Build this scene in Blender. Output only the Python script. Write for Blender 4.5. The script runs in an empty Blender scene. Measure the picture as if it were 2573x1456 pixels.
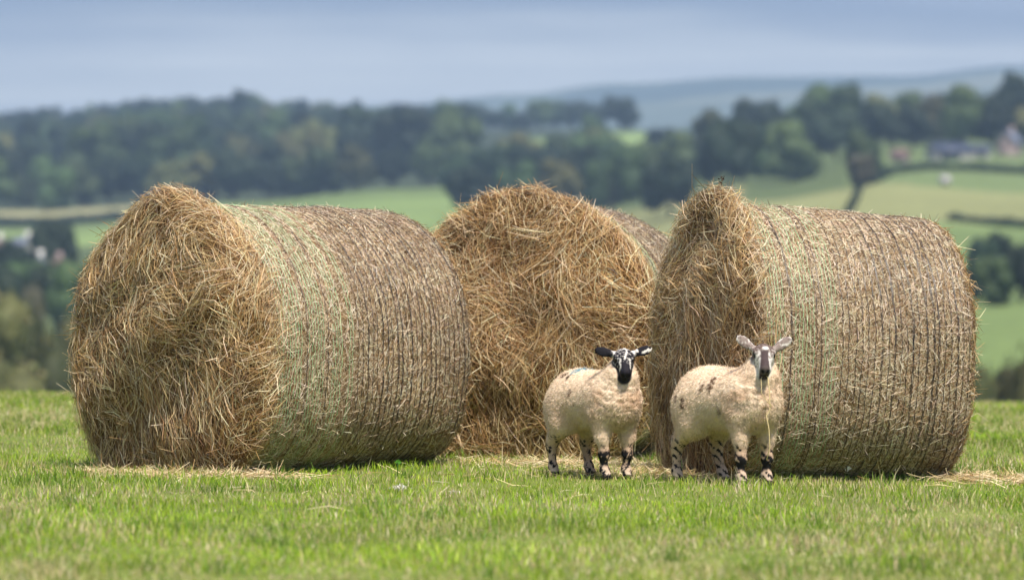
import bpy, math
import numpy as np
from mathutils import Matrix, Vector, Euler

SC = bpy.context.scene
COL = SC.collection
pi = math.pi

# ---------------------------------------------------------------- camera
CAM_H = 0.47
LENS = 170.0
FPX = 2573 * LENS / 36.0          # focal length in units of the 2573-wide view
HOR = 940.0                       # image row of the true horizon in that view
cam = bpy.data.cameras.new("camera")
cam.lens = LENS
cam.sensor_width = 36.0
cam.clip_start = 0.5
cam.clip_end = 40000.0
cam.dof.use_dof = True
cam.dof.focus_distance = 24.9
cam.dof.aperture_fstop = 2.7
camo = bpy.data.objects.new("camera", cam)
COL.objects.link(camo)
camo.location = (0, 0, CAM_H)
camo.rotation_euler = (math.radians(90) + math.atan((HOR - 728) / FPX), 0, 0)
SC.camera = camo

# ---------------------------------------------------------------- light
SUN_EL = math.radians(60)
SUN_DIR = Vector((0.30, -0.62, 0.0)).normalized() * math.cos(SUN_EL)   # towards the sun
SUN_DIR.z = math.sin(SUN_EL)
sun = bpy.data.lights.new("sun", 'SUN')
sun.energy = 3.3
sun.angle = math.radians(9)
sun.color = (1.0, 0.93, 0.83)
suno = bpy.data.objects.new("sun", sun)
COL.objects.link(suno)
suno.rotation_euler = SUN_DIR.to_track_quat('Z', 'Y').to_euler()

world = bpy.data.worlds.new("World")
SC.world = world
world.use_nodes = True
wt = world.node_tree
wt.nodes.clear()
wo = wt.nodes.new('ShaderNodeOutputWorld')
bg = wt.nodes.new('ShaderNodeBackground')
bg.inputs['Strength'].default_value = 0.145
sky = wt.nodes.new('ShaderNodeTexSky')
sky.sky_type = 'NISHITA'
sky.sun_disc = False
sky.sun_elevation = SUN_EL
sky.sun_rotation = math.atan2(SUN_DIR.x, SUN_DIR.y)
sky.air_density = 1.0
sky.dust_density = 1.5
sky.ozone_density = 1.5
tc = wt.nodes.new('ShaderNodeTexCoord')
mp = wt.nodes.new('ShaderNodeMapping')
mp.inputs['Scale'].default_value = (2.2, 2.2, 16.0)
cn = wt.nodes.new('ShaderNodeTexNoise')
cn.inputs['Scale'].default_value = 2.4
cn.inputs['Detail'].default_value = 4.0
cn.inputs['Roughness'].default_value = 0.5
cr = wt.nodes.new('ShaderNodeValToRGB')
cr.color_ramp.elements[0].position = 0.34
cr.color_ramp.elements[0].color = (0.40, 0.52, 1.15, 1)
cr.color_ramp.elements[1].position = 0.70
cr.color_ramp.elements[1].color = (2.5, 2.55, 3.2, 1)
mx = wt.nodes.new('ShaderNodeMixRGB')
mx.inputs['Fac'].default_value = 0.86
L = wt.links.new
L(tc.outputs['Generated'], mp.inputs['Vector'])
L(mp.outputs['Vector'], cn.inputs['Vector'])
L(cn.outputs['Fac'], cr.inputs['Fac'])
L(sky.outputs['Color'], mx.inputs['Color1'])
L(cr.outputs['Color'], mx.inputs['Color2'])
# open, brighter strip of sky under the cloud deck, near the horizon all round
sx = wt.nodes.new('ShaderNodeSeparateXYZ')
L(tc.outputs['Generated'], sx.inputs['Vector'])
wv = wt.nodes.new('ShaderNodeMath'); wv.operation = 'MULTIPLY_ADD'
wv.inputs[1].default_value = 0.05
L(cn.outputs['Fac'], wv.inputs[0]); L(sx.outputs['Z'], wv.inputs[2])
st = wt.nodes.new('ShaderNodeMapRange'); st.interpolation_type = 'SMOOTHSTEP'
st.inputs['From Min'].default_value = 0.083; st.inputs['From Max'].default_value = 0.102
st.inputs['To Min'].default_value = 1.0; st.inputs['To Max'].default_value = 0.0
L(wv.outputs[0], st.inputs['Value'])
mx2 = wt.nodes.new('ShaderNodeMixRGB')
mx2.inputs['Color2'].default_value = (6.6, 6.5, 6.1, 1)
mpb = wt.nodes.new('ShaderNodeMapping'); mpb.inputs['Scale'].default_value = (3.0, 3.0, 60.0)
nb_ = wt.nodes.new('ShaderNodeTexNoise'); nb_.inputs['Scale'].default_value = 3.0; nb_.inputs['Detail'].default_value = 3.0
L(tc.outputs['Generated'], mpb.inputs['Vector']); L(mpb.outputs['Vector'], nb_.inputs['Vector'])
brk = wt.nodes.new('ShaderNodeMapRange')
brk.inputs['From Min'].default_value = 0.3; brk.inputs['From Max'].default_value = 0.65
brk.inputs['To Min'].default_value = 0.6; brk.inputs['To Max'].default_value = 1.0
L(nb_.outputs['Fac'], brk.inputs['Value'])
mlt = wt.nodes.new('ShaderNodeMath'); mlt.operation = 'MULTIPLY'
L(st.outputs['Result'], mlt.inputs[0]); L(brk.outputs['Result'], mlt.inputs[1])
L(mlt.outputs[0], mx2.inputs['Fac'])
L(mx.outputs['Color'], mx2.inputs['Color1'])
L(mx2.outputs['Color'], bg.inputs['Color'])
L(bg.outputs['Background'], wo.inputs['Surface'])

SC.view_settings.view_transform = 'Standard'
SC.view_settings.look = 'None'
SC.view_settings.exposure = 1.12
SC.view_settings.gamma = 1.0
SC.view_settings.use_curve_mapping = False
SC.render.engine = 'CYCLES'
SC.cycles.max_bounces = 4
SC.cycles.diffuse_bounces = 2
SC.cycles.glossy_bounces = 2
SC.cycles.transmission_bounces = 3
SC.cycles.volume_bounces = 0
SC.cycles.transparent_max_bounces = 4
SC.cycles.use_denoising = True
SC.cycles.use_adaptive_sampling = True
SC.cycles.adaptive_threshold = 0.02
SC.cycles.sample_clamp_indirect = 6.0

# ---------------------------------------------------------------- helpers
def tag(o, label=None, cat=None, group=None, kind=None):
    if label: o['label'] = label
    if cat: o['category'] = cat
    if group: o['group'] = group
    if kind: o['kind'] = kind
    return o

def empty(name, loc=(0, 0, 0), rz=0.0, parent=None):
    o = bpy.data.objects.new(name, None)
    COL.objects.link(o)
    o.location = loc
    o.rotation_euler = (0, 0, rz)
    o.empty_display_size = 0.1
    if parent: o.parent = parent
    return o

def np_mesh(name, V, Q=None, T=None, C=None, mat=None, smooth=False):
    """mesh from numpy arrays: V (n,3), Q quads (m,4), T tris (k,3), C vertex colours (n,3)"""
    me = bpy.data.meshes.new(name)
    V = np.ascontiguousarray(V, dtype=np.float32).reshape(-1, 3)
    nq = 0 if Q is None else len(Q)
    nt = 0 if T is None else len(T)
    me.vertices.add(len(V))
    me.vertices.foreach_set('co', V.ravel())
    loops = []
    if nq: loops.append(np.asarray(Q, dtype=np.int32).ravel())
    if nt: loops.append(np.asarray(T, dtype=np.int32).ravel())
    lv = np.concatenate(loops)
    me.loops.add(len(lv))
    me.loops.foreach_set('vertex_index', lv)
    starts = np.concatenate([np.arange(nq, dtype=np.int32) * 4, nq * 4 + np.arange(nt, dtype=np.int32) * 3])
    me.polygons.add(nq + nt)
    me.polygons.foreach_set('loop_start', starts.astype(np.int32))
    if smooth:
        me.polygons.foreach_set('use_smooth', np.ones(nq + nt, dtype=bool))
    me.update(calc_edges=True)
    if C is not None:
        a = me.color_attributes.new('Col', 'FLOAT_COLOR', 'POINT')
        C4 = np.ones((len(V), 4), dtype=np.float32)
        C4[:, :3] = np.clip(C, 0, 1)
        a.data.foreach_set('color', C4.ravel())
    if mat: me.materials.append(mat)
    return me

def np_obj(name, V, Q=None, T=None, C=None, mat=None, smooth=False, parent=None, loc=None):
    o = bpy.data.objects.new(name, np_mesh(name, V, Q, T, C, mat, smooth))
    COL.objects.link(o)
    if parent: o.parent = parent
    if loc is not None: o.location = loc
    return o

class Acc:
    """collects pieces that become one mesh"""
    def __init__(s):
        s.V = []; s.Q = []; s.T = []; s.C = []; s.n = 0
    def add(s, V, Q=None, T=None, C=None):
        V = np.asarray(V, float).reshape(-1, 3)
        if Q is not None and len(Q): s.Q.append(np.asarray(Q) + s.n)
        if T is not None and len(T): s.T.append(np.asarray(T) + s.n)
        C = np.zeros((len(V), 3)) + (np.asarray(C) if C is not None else 0.5)
        s.V.append(V); s.C.append(C); s.n += len(V)
    def obj(s, name, mat, smooth=False, parent=None, loc=None):
        return np_obj(name, np.concatenate(s.V), np.concatenate(s.Q) if s.Q else None,
                      np.concatenate(s.T) if s.T else None, np.concatenate(s.C), mat, smooth, parent, loc)
    def mesh(s, name, mat, smooth=False):
        return np_mesh(name, np.concatenate(s.V), np.concatenate(s.Q) if s.Q else None,
                       np.concatenate(s.T) if s.T else None, np.concatenate(s.C), mat, smooth)

def nrm(v):
    return v / np.maximum(np.linalg.norm(v, axis=-1, keepdims=True), 1e-9)

def wavy(P, seed, freq, octaves=3):
    """cheap smooth 3D noise in about -1..1: a sum of randomly turned sine waves"""
    r = np.random.default_rng(seed)
    out = np.zeros(P.shape[:-1]); amp = 1.0; tot = 0.0
    for _ in range(octaves):
        for _k in range(4):
            d = r.normal(size=3); d /= np.linalg.norm(d)
            out = out + amp * np.sin(P @ d * freq * r.uniform(0.7, 1.4) + r.uniform(0, 6.28))
        tot += amp * 4
        amp *= 0.6; freq *= 2.05
    return out / tot * 2.0

def sstep(a, b, x):
    t = np.clip((x - a) / (b - a), 0, 1)
    return t * t * (3 - 2 * t)

def ribbons(P, T, N, length, width, col, rng, K=3, bend=0.1, lift=0.05, taper=0.4, twist=0.6):
    """flat bent strips; P centre, T direction, N surface normal. Returns V, Q, C"""
    n = len(P)
    T = nrm(T)
    B = nrm(np.cross(T, N))
    N2 = np.cross(B, T)
    t = np.linspace(-0.5, 0.5, K)
    bd = B * rng.normal(0, bend, (n, 1)) + N2 * rng.normal(0, lift, (n, 1))
    Lg = np.asarray(length).reshape(n, 1, 1)
    pts = P[:, None, :] + T[:, None, :] * t[None, :, None] * Lg + bd[:, None, :] * (0.5 - 2 * np.abs(t))[None, :, None] * Lg
    tw = rng.normal(0, twist, (n, 1))
    W = B * np.cos(tw) + N2 * np.sin(tw)
    wd = np.asarray(width).reshape(n, 1) * (1 - taper * np.abs(t) * 2)[None, :]
    off = W[:, None, :] * wd[:, :, None] * 0.5
    V = np.stack([pts - off, pts + off], axis=2).reshape(-1, 3)
    base = (np.arange(n) * K * 2)[:, None]
    q = []
    for k in range(K - 1):
        a = base + 2 * k
        q.append(np.concatenate([a, a + 1, a + 3, a + 2], axis=1))
    C = np.repeat(col, K * 2, axis=0)
    return V, np.concatenate(q), C

def palette(rng, n, cols, weights, jitter=0.12):
    w = np.asarray(weights, float); w /= w.sum()
    c = np.asarray(cols, float)[rng.choice(len(cols), n, p=w)]
    return c * np.exp(rng.normal(0, jitter, (n, 1))) * np.exp(rng.normal(0, jitter * 0.3, (n, 3)))

def tube(path, radii, sides=8, cap=True):
    path = np.asarray(path, float); n = len(path)
    V = []; up = np.array([0.31, 0.17, 0.93])
    for i in range(n):
        d = path[min(i + 1, n - 1)] - path[max(i - 1, 0)]
        d = d / np.linalg.norm(d)
        u = np.cross(d, up)
        if np.linalg.norm(u) < 0.05: u = np.cross(d, np.array([1.0, 0, 0]))
        u /= np.linalg.norm(u); v = np.cross(d, u)
        a = np.arange(sides) / sides * 2 * pi
        V.append(path[i] + radii[i] * (np.cos(a)[:, None] * u + np.sin(a)[:, None] * v))
    V = np.concatenate(V); Q = []
    for i in range(n - 1):
        for j in range(sides):
            k = (j + 1) % sides
            Q.append((i * sides + j, i * sides + k, (i + 1) * sides + k, (i + 1) * sides + j))
    T = []
    if cap:
        V = np.concatenate([V, path[:1], path[-1:]])
        for j in range(sides):
            k = (j + 1) % sides
            T.append((len(V) - 2, k, j)); T.append((len(V) - 1, (n - 1) * sides + j, (n - 1) * sides + k))
    return V, np.array(Q), np.array(T) if T else None

def box(x0, x1, y0, y1, z0, z1):
    V = np.array([(x, y, z) for z in (z0, z1) for y in (y0, y1) for x in (x0, x1)], float)
    Q = np.array([(0, 2, 3, 1), (4, 5, 7, 6), (0, 1, 5, 4), (2, 6, 7, 3), (0, 4, 6, 2), (1, 3, 7, 5)])
    return V, Q

# ---------------------------------------------------------------- materials
def new_mat(name):
    m = bpy.data.materials.new(name); m.use_nodes = True
    nt = m.node_tree
    return m, nt, nt.nodes, nt.links.new, nt.nodes['Principled BSDF'], nt.nodes['Material Output']

def mat_vcol(name, rough=0.6, spec=0.25, trans=0.0, noise=None, sheen=0.0):
    """surface colour from the piece's own colour attribute, with fine grain"""
    m, nt, N, Lk, bs, out = new_mat(name)
    a = N.new('ShaderNodeAttribute'); a.attribute_name = 'Col'
    src = a.outputs['Color']
    if noise:
        tcn = N.new('ShaderNodeTexCoord')
        nz = N.new('ShaderNodeTexNoise'); nz.inputs['Scale'].default_value = noise[0]; nz.inputs['Detail'].default_value = 5
        Lk(tcn.outputs['Object'], nz.inputs['Vector'])
        mr = N.new('ShaderNodeMapRange')
        mr.inputs['From Min'].default_value = 0.25; mr.inputs['From Max'].default_value = 0.75
        mr.inputs['To Min'].default_value = 1 - noise[1]; mr.inputs['To Max'].default_value = 1 + noise[1]
        Lk(nz.outputs['Fac'], mr.inputs['Value'])
        mm = N.new('ShaderNodeVectorMath'); mm.operation = 'SCALE'
        Lk(src, mm.inputs[0]); Lk(mr.outputs['Result'], mm.inputs['Scale'])
        src = mm.outputs['Vector']
    Lk(src, bs.inputs['Base Color'])
    bs.inputs['Roughness'].default_value = rough
    bs.inputs['Specular IOR Level'].default_value = spec
    if sheen:
        bs.inputs['Sheen Weight'].default_value = sheen
        bs.inputs['Sheen Roughness'].default_value = 0.5
    if trans:
        tr = N.new('ShaderNodeBsdfTranslucent'); Lk(src, tr.inputs['Color'])
        mxs = N.new('ShaderNodeMixShader'); mxs.inputs['Fac'].default_value = trans
        Lk(bs.outputs['BSDF'], mxs.inputs[1]); Lk(tr.outputs['BSDF'], mxs.inputs[2])
        Lk(mxs.outputs['Shader'], out.inputs['Surface'])
    return m

def mat_plain(name, col, rough=0.7, spec=0.3, noise=(6.0, 0.2)):
    m, nt, N, Lk, bs, out = new_mat(name)
    tcn = N.new('ShaderNodeTexCoord')
    nz = N.new('ShaderNodeTexNoise'); nz.inputs['Scale'].default_value = noise[0]; nz.inputs['Detail'].default_value = 5
    Lk(tcn.outputs['Object'], nz.inputs['Vector'])
    cr_ = N.new('ShaderNodeValToRGB')
    cr_.color_ramp.elements[0].position = 0.3; cr_.color_ramp.elements[1].position = 0.7
    cr_.color_ramp.elements[0].color = tuple(c * (1 - noise[1]) for c in col) + (1,)
    cr_.color_ramp.elements[1].color = tuple(min(1, c * (1 + noise[1])) for c in col) + (1,)
    Lk(nz.outputs['Fac'], cr_.inputs['Fac'])
    Lk(cr_.outputs['Color'], bs.inputs['Base Color'])
    bs.inputs['Roughness'].default_value = rough
    bs.inputs['Specular IOR Level'].default_value = spec
    return m

def mat_leaf(name):
    """foliage: the leaf's own colour, shifted a little from tree to tree"""
    m, nt, N, Lk, bs, out = new_mat(name)
    a = N.new('ShaderNodeAttribute'); a.attribute_name = 'Col'
    oi = N.new('ShaderNodeObjectInfo')
    hs = N.new('ShaderNodeHueSaturation')
    m1 = N.new('ShaderNodeMapRange'); m1.inputs['To Min'].default_value = 0.475; m1.inputs['To Max'].default_value = 0.52
    m2 = N.new('ShaderNodeMapRange'); m2.inputs['To Min'].default_value = 0.55; m2.inputs['To Max'].default_value = 1.5
    wn = N.new('ShaderNodeTexWhiteNoise'); wn.noise_dimensions = '1D'
    Lk(oi.outputs['Random'], m1.inputs['Value'])
    Lk(oi.outputs['Random'], wn.inputs['W'])
    Lk(wn.outputs['Value'], m2.inputs['Value'])
    Lk(m1.outputs['Result'], hs.inputs['Hue']); Lk(m2.outputs['Result'], hs.inputs['Value'])
    Lk(a.outputs['Color'], hs.inputs['Color'])
    Lk(hs.outputs['Color'], bs.inputs['Base Color'])
    bs.inputs['Roughness'].default_value = 0.6
    bs.inputs['Specular IOR Level'].default_value = 0.2
    tr = N.new('ShaderNodeBsdfTranslucent'); Lk(hs.outputs['Color'], tr.inputs['Color'])
    mxs = N.new('ShaderNodeMixShader'); mxs.inputs['Fac'].default_value = 0.25
    Lk(bs.outputs['BSDF'], mxs.inputs[1]); Lk(tr.outputs['BSDF'], mxs.inputs[2])
    Lk(mxs.outputs['Shader'], out.inputs['Surface'])
    return m

M_STRAW = mat_vcol('straw', 0.5, 0.35, 0.12)
M_CORE = mat_vcol('packed_hay', 0.85, 0.1, 0.0, noise=(38.0, 0.5))
M_NET = mat_vcol('net_plastic', 0.45, 0.4)
M_GRASS = mat_vcol('grass_blade', 0.5, 0.3, 0.3)
M_GROUND = mat_vcol('pasture', 0.9, 0.1, 0.0, noise=(0.9, 0.25))
M_FLEECE = mat_vcol('fleece', 0.9, 0.05, 0.15, sheen=0.15)
M_SKIN = mat_vcol('sheep_coat', 0.75, 0.15, noise=(90.0, 0.16))
M_EYE = mat_plain('eye_wet', (0.016, 0.010, 0.006), 0.08, 0.6)
M_LEAF = mat_leaf('leaves')
M_BARK = mat_plain('bark', (0.09, 0.07, 0.05), 0.9, 0.1, (3.0, 0.3))
M_RENDER = mat_plain('white_render', (0.74, 0.72, 0.68), 0.8, 0.2, (1.2, 0.08))
M_GREYWALL = mat_plain('grey_wall', (0.40, 0.38, 0.37), 0.85, 0.15, (1.2, 0.12))
M_STONE = mat_plain('pink_stone', (0.40, 0.30, 0.28), 0.85, 0.15, (1.5, 0.2))
M_SLATE = mat_plain('slate', (0.16, 0.18, 0.24), 0.6, 0.3, (1.0, 0.15))
M_TIN = mat_plain('dark_tin', (0.045, 0.055, 0.09), 0.5, 0.4, (0.6, 0.2))
M_TILE = mat_plain('red_tile', (0.16, 0.105, 0.09), 0.8, 0.2, (1.0, 0.2))
M_GLASS = mat_plain('window_glass', (0.03, 0.035, 0.045), 0.1, 0.6)
M_WRAP = mat_plain('pale_wrap', (0.46, 0.42, 0.43), 0.5, 0.4, (2.0, 0.1))
M_TWIG = mat_plain('dark_twig', (0.05, 0.022, 0.016), 0.8, 0.2, (60.0, 0.3))
M_WOOLBIT = mat_plain('lost_wool', (0.82, 0.78, 0.72), 0.95, 0.05, (80.0, 0.1))

# ---------------------------------------------------------------- terrain
DN = np.array([70, 100, 160, 250, 330, 400, 470, 600, 700, 800, 900, 1000, 1300, 1600, 1850, 2200, 2800, 4200, 5600, 6300, 9500], float)
def yz(col):   # rows of the picture -> heights (first four entries are heights)
    z = np.array(col, float)
    z[4:] = CAM_H + (HOR - z[4:]) / FPX * DN[4:]
    return z
TCOL = [
 (-1500, yz([-2.4, -5.5, -8, -6, 1000, 930, 840, 710, 655, 612, 575, 535, 450, 385, 350, 372, 430, 500, 330, 320, 330])),
 (0,     yz([-2.4, -5.5, -8, -6, 1000, 930, 840, 705, 652, 610, 575, 530, 440, 370, 336, 360, 430, 500, 330, 320, 330])),
 (600,   yz([-2.4, -5.5, -8, -6, 1000, 930, 835, 690, 630, 585, 548, 505, 410, 330, 298, 330, 430, 480, 320, 310, 330])),
 (1000,  yz([-2.4, -5.5, -8, -6, 1000, 930, 830, 680, 600, 542, 502, 474, 400, 350, 326, 345, 430, 440, 290, 285, 320])),
 (1300,  yz([-2.4, -5.5, -8, -6, 995, 915, 810, 660, 590, 536, 490, 455, 375, 322, 330, 350, 420, 400, 262, 262, 320])),
 (1560,  yz([-2.4, -5.5, -8, -6, 985, 895, 790, 640, 578, 530, 485, 450, 365, 322, 340, 365, 410, 345, 232, 250, 300])),
 (1900,  yz([-2.4, -5.5, -8, -5.5, 900, 800, 700, 572, 506, 462, 424, 394, 372, 368, 372, 380, 395, 315, 210, 215, 300])),
 (2250,  yz([-2.4, -5.5, -7.5, -4.5, 845, 752, 662, 542, 462, 405, 372, 352, 342, 350, 360, 372, 390, 300, 200, 215, 300])),
 (2573,  yz([-2.4, -5.5, -7.5, -4.0, 822, 742, 667, 562, 482, 402, 357, 325, 315, 330, 350, 370, 385, 290, 165, 190, 300])),
 (3600,  yz([-2.4, -5.5, -7.5, -4.0, 822, 742, 667, 562, 482, 402, 355, 315, 300, 320, 345, 370, 385, 280, 140, 170, 300])),
]
TPX = np.array([c[0] for c in TCOL], float)
TZ = np.array([c[1] for c in TCOL])

def near_z(X, Y):
    z = -0.035 + 0.024 * (Y - 25.6) - 0.0105 * np.clip(X + 1.3, -30, 30)
    t = np.clip(Y - 36.0, 0, 26)
    z = z - 0.003 * t * t - np.clip(Y - 62, 0, None) * 0.156
    return z + 0.012 * np.sin(X * 0.9 + 0.3) * np.sin(Y * 0.55) + 0.008 * np.sin(X * 2.1 + Y * 1.3)

def ground_z(X, Y):
    X = np.asarray(X, float); Y = np.asarray(Y, float)
    d = np.hypot(X, Y)
    px = 1286.5 + FPX * np.clip(X / np.maximum(np.abs(Y), 1e-3), -0.6, 0.6)
    px = np.where(Y > 0, px, 1286.5)
    i = np.clip(np.searchsorted(TPX, px) - 1, 0, len(TPX) - 2)
    f = np.clip((px - TPX[i]) / (TPX[i + 1] - TPX[i]), 0, 1)
    f = f * f * (3 - 2 * f)
    ld = np.log(np.clip(d, DN[0], DN[-1]))
    j = np.clip(np.searchsorted(np.log(DN), ld) - 1, 0, len(DN) - 2)
    g = (ld - np.log(DN[j])) / (np.log(DN[j + 1]) - np.log(DN[j]))
    za = TZ[i, j] * (1 - g) + TZ[i, j + 1] * g
    zb = TZ[i + 1, j] * (1 - g) + TZ[i + 1, j + 1] * g
    zt = za * (1 - f) + zb * f
    back = sstep(0, -60, Y)
    zt = zt * (1 - back) + (-2.0) * back
    far_rough = sstep(3400, 6000, d) * wavy(np.stack([X, Y, 0 * X], -1) / 900.0, 5, 1.6, 3) * 16
    w = sstep(62, 100, d)
    return near_z(X, Y) * (1 - w) + (zt + far_rough) * w

def at(px, d):
    """the ground point seen towards picture column px, d metres away"""
    X = (px - 1286.5) / FPX * d
    return X, d, float(ground_z(X, d))

def make_ground():
    rows = np.concatenate([np.arange(0.4, 66, 0.6), np.geomspace(66, 1100, 210)[1:], np.geomspace(1100, 9400, 140)[1:]])
    inn = np.arctan((np.arange(-500, 3100, 14) - 1286.5) / FPX)
    lim0, lim1 = inn[0], inn[-1]
    out = np.concatenate([np.linspace(lim1, 2 * pi + lim0, 90)[1:-1]])
    az = np.concatenate([inn, out])
    A, D = np.meshgrid(az, rows)
    X = np.sin(A) * D; Y = np.cos(A) * D
    Z = ground_z(X, Y)
    nr, nc = X.shape
    V = np.stack([X, Y, Z], -1).reshape(-1, 3)
    r, c = np.meshgrid(np.arange(nr - 1), np.arange(nc), indexing='ij')
    c2 = (c + 1) % nc
    Q = np.stack([r * nc + c2, r * nc + c, (r + 1) * nc + c, (r + 1) * nc + c2], -1).reshape(-1, 4)
    V = np.concatenate([V, [[0, 0, float(ground_z(0, 0))]]])
    T = np.stack([np.full(nc, len(V) - 1), np.arange(nc), (np.arange(nc) + 1) % nc], -1)[:, ::-1]
    # what grows where: pasture, hay stubble, woodland floor
    px = 1286.5 + FPX * np.clip(X / np.maximum(Y, 1e-3), -0.6, 0.6)
    d = D
    green = np.array([0.135, 0.18, 0.065]); tan = np.array([0.27, 0.26, 0.13]); olive = np.array([0.20, 0.21, 0.085])
    wood = np.array([0.045, 0.06, 0.03]); bright = np.array([0.17, 0.235, 0.075]); soil = np.array([0.15, 0.185, 0.040])
    C = np.zeros(X.shape + (3,)) + wood
    def paint(mask, col): C[mask] = col
    paint(d < 1000, green * 0.75)
    paint((px < 420) & (d > 760) & (d < 885), bright)
    paint((px < 420) & (d >= 925) & (d < 1000), tan)
    paint((px >= 420) & (px < 1230) & (d > 700) & (d < 1000 - 0.05 * np.abs(px - 1000)), bright * 1.02)
    paint((px >= 1150) & (d > 200) & (d < 580), bright * 0.92)
    paint((px >= 1230) & (px < 1880) & (d >= 580) & (d < 800), olive)
    paint((px >= 1880) & (d > 250) & (d < 580), bright * 0.92)
    paint((px >= 1880) & (d >= 580) & (d < 700 - (px - 2200) * 0.01), olive * 1.08)
    paint((px >= 2130) & (d >= 697 - (px - 2200) * 0.01) & (d < 860), green * 1.05)
    paint((px > 1535) & (px < 1640) & (d > 1230) & (d < 1500), bright * 1.25)
    paint((px > 1330) & (px < 1440) & (d > 1300) & (d < 1420), bright * 1.1)
    paint(d >= 2300, np.array([0.15, 0.18, 0.12]))
    pat = wavy(np.stack([X, Y, 0 * X], -1) / 260.0, 9, 2.2, 2)
    paint((d > 2600) & (pat > 0.25), np.array([0.25, 0.26, 0.17]))
    paint((d > 2600) & (pat < -0.35), np.array([0.09, 0.115, 0.085]))
    nearf = sstep(75, 50, d)[..., None]
    C = C * (1 - nearf) + soil * nearf
    C = C * (1 + 0.20 * wavy(np.stack([X, Y, 0 * X], -1) / 30.0, 3, 1.0, 3)[..., None])
    C = np.concatenate([C.reshape(-1, 3), [soil]])
    return tag(np_obj('ground', V, Q, T, C, M_GROUND, True), kind='structure')
make_ground()

# ---------------------------------------------------------------- hay bales
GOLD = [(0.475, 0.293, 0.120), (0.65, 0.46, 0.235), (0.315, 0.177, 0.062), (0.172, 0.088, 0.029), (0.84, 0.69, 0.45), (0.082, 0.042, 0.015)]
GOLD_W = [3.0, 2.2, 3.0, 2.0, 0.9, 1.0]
PALE = [(0.66, 0.53, 0.36), (0.83, 0.72, 0.54), (0.44, 0.31, 0.175), (0.27, 0.165, 0.08), (0.15, 0.085, 0.045)]
PALE_W = [3.0, 2.4, 2.4, 1.8, 0.8]

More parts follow.
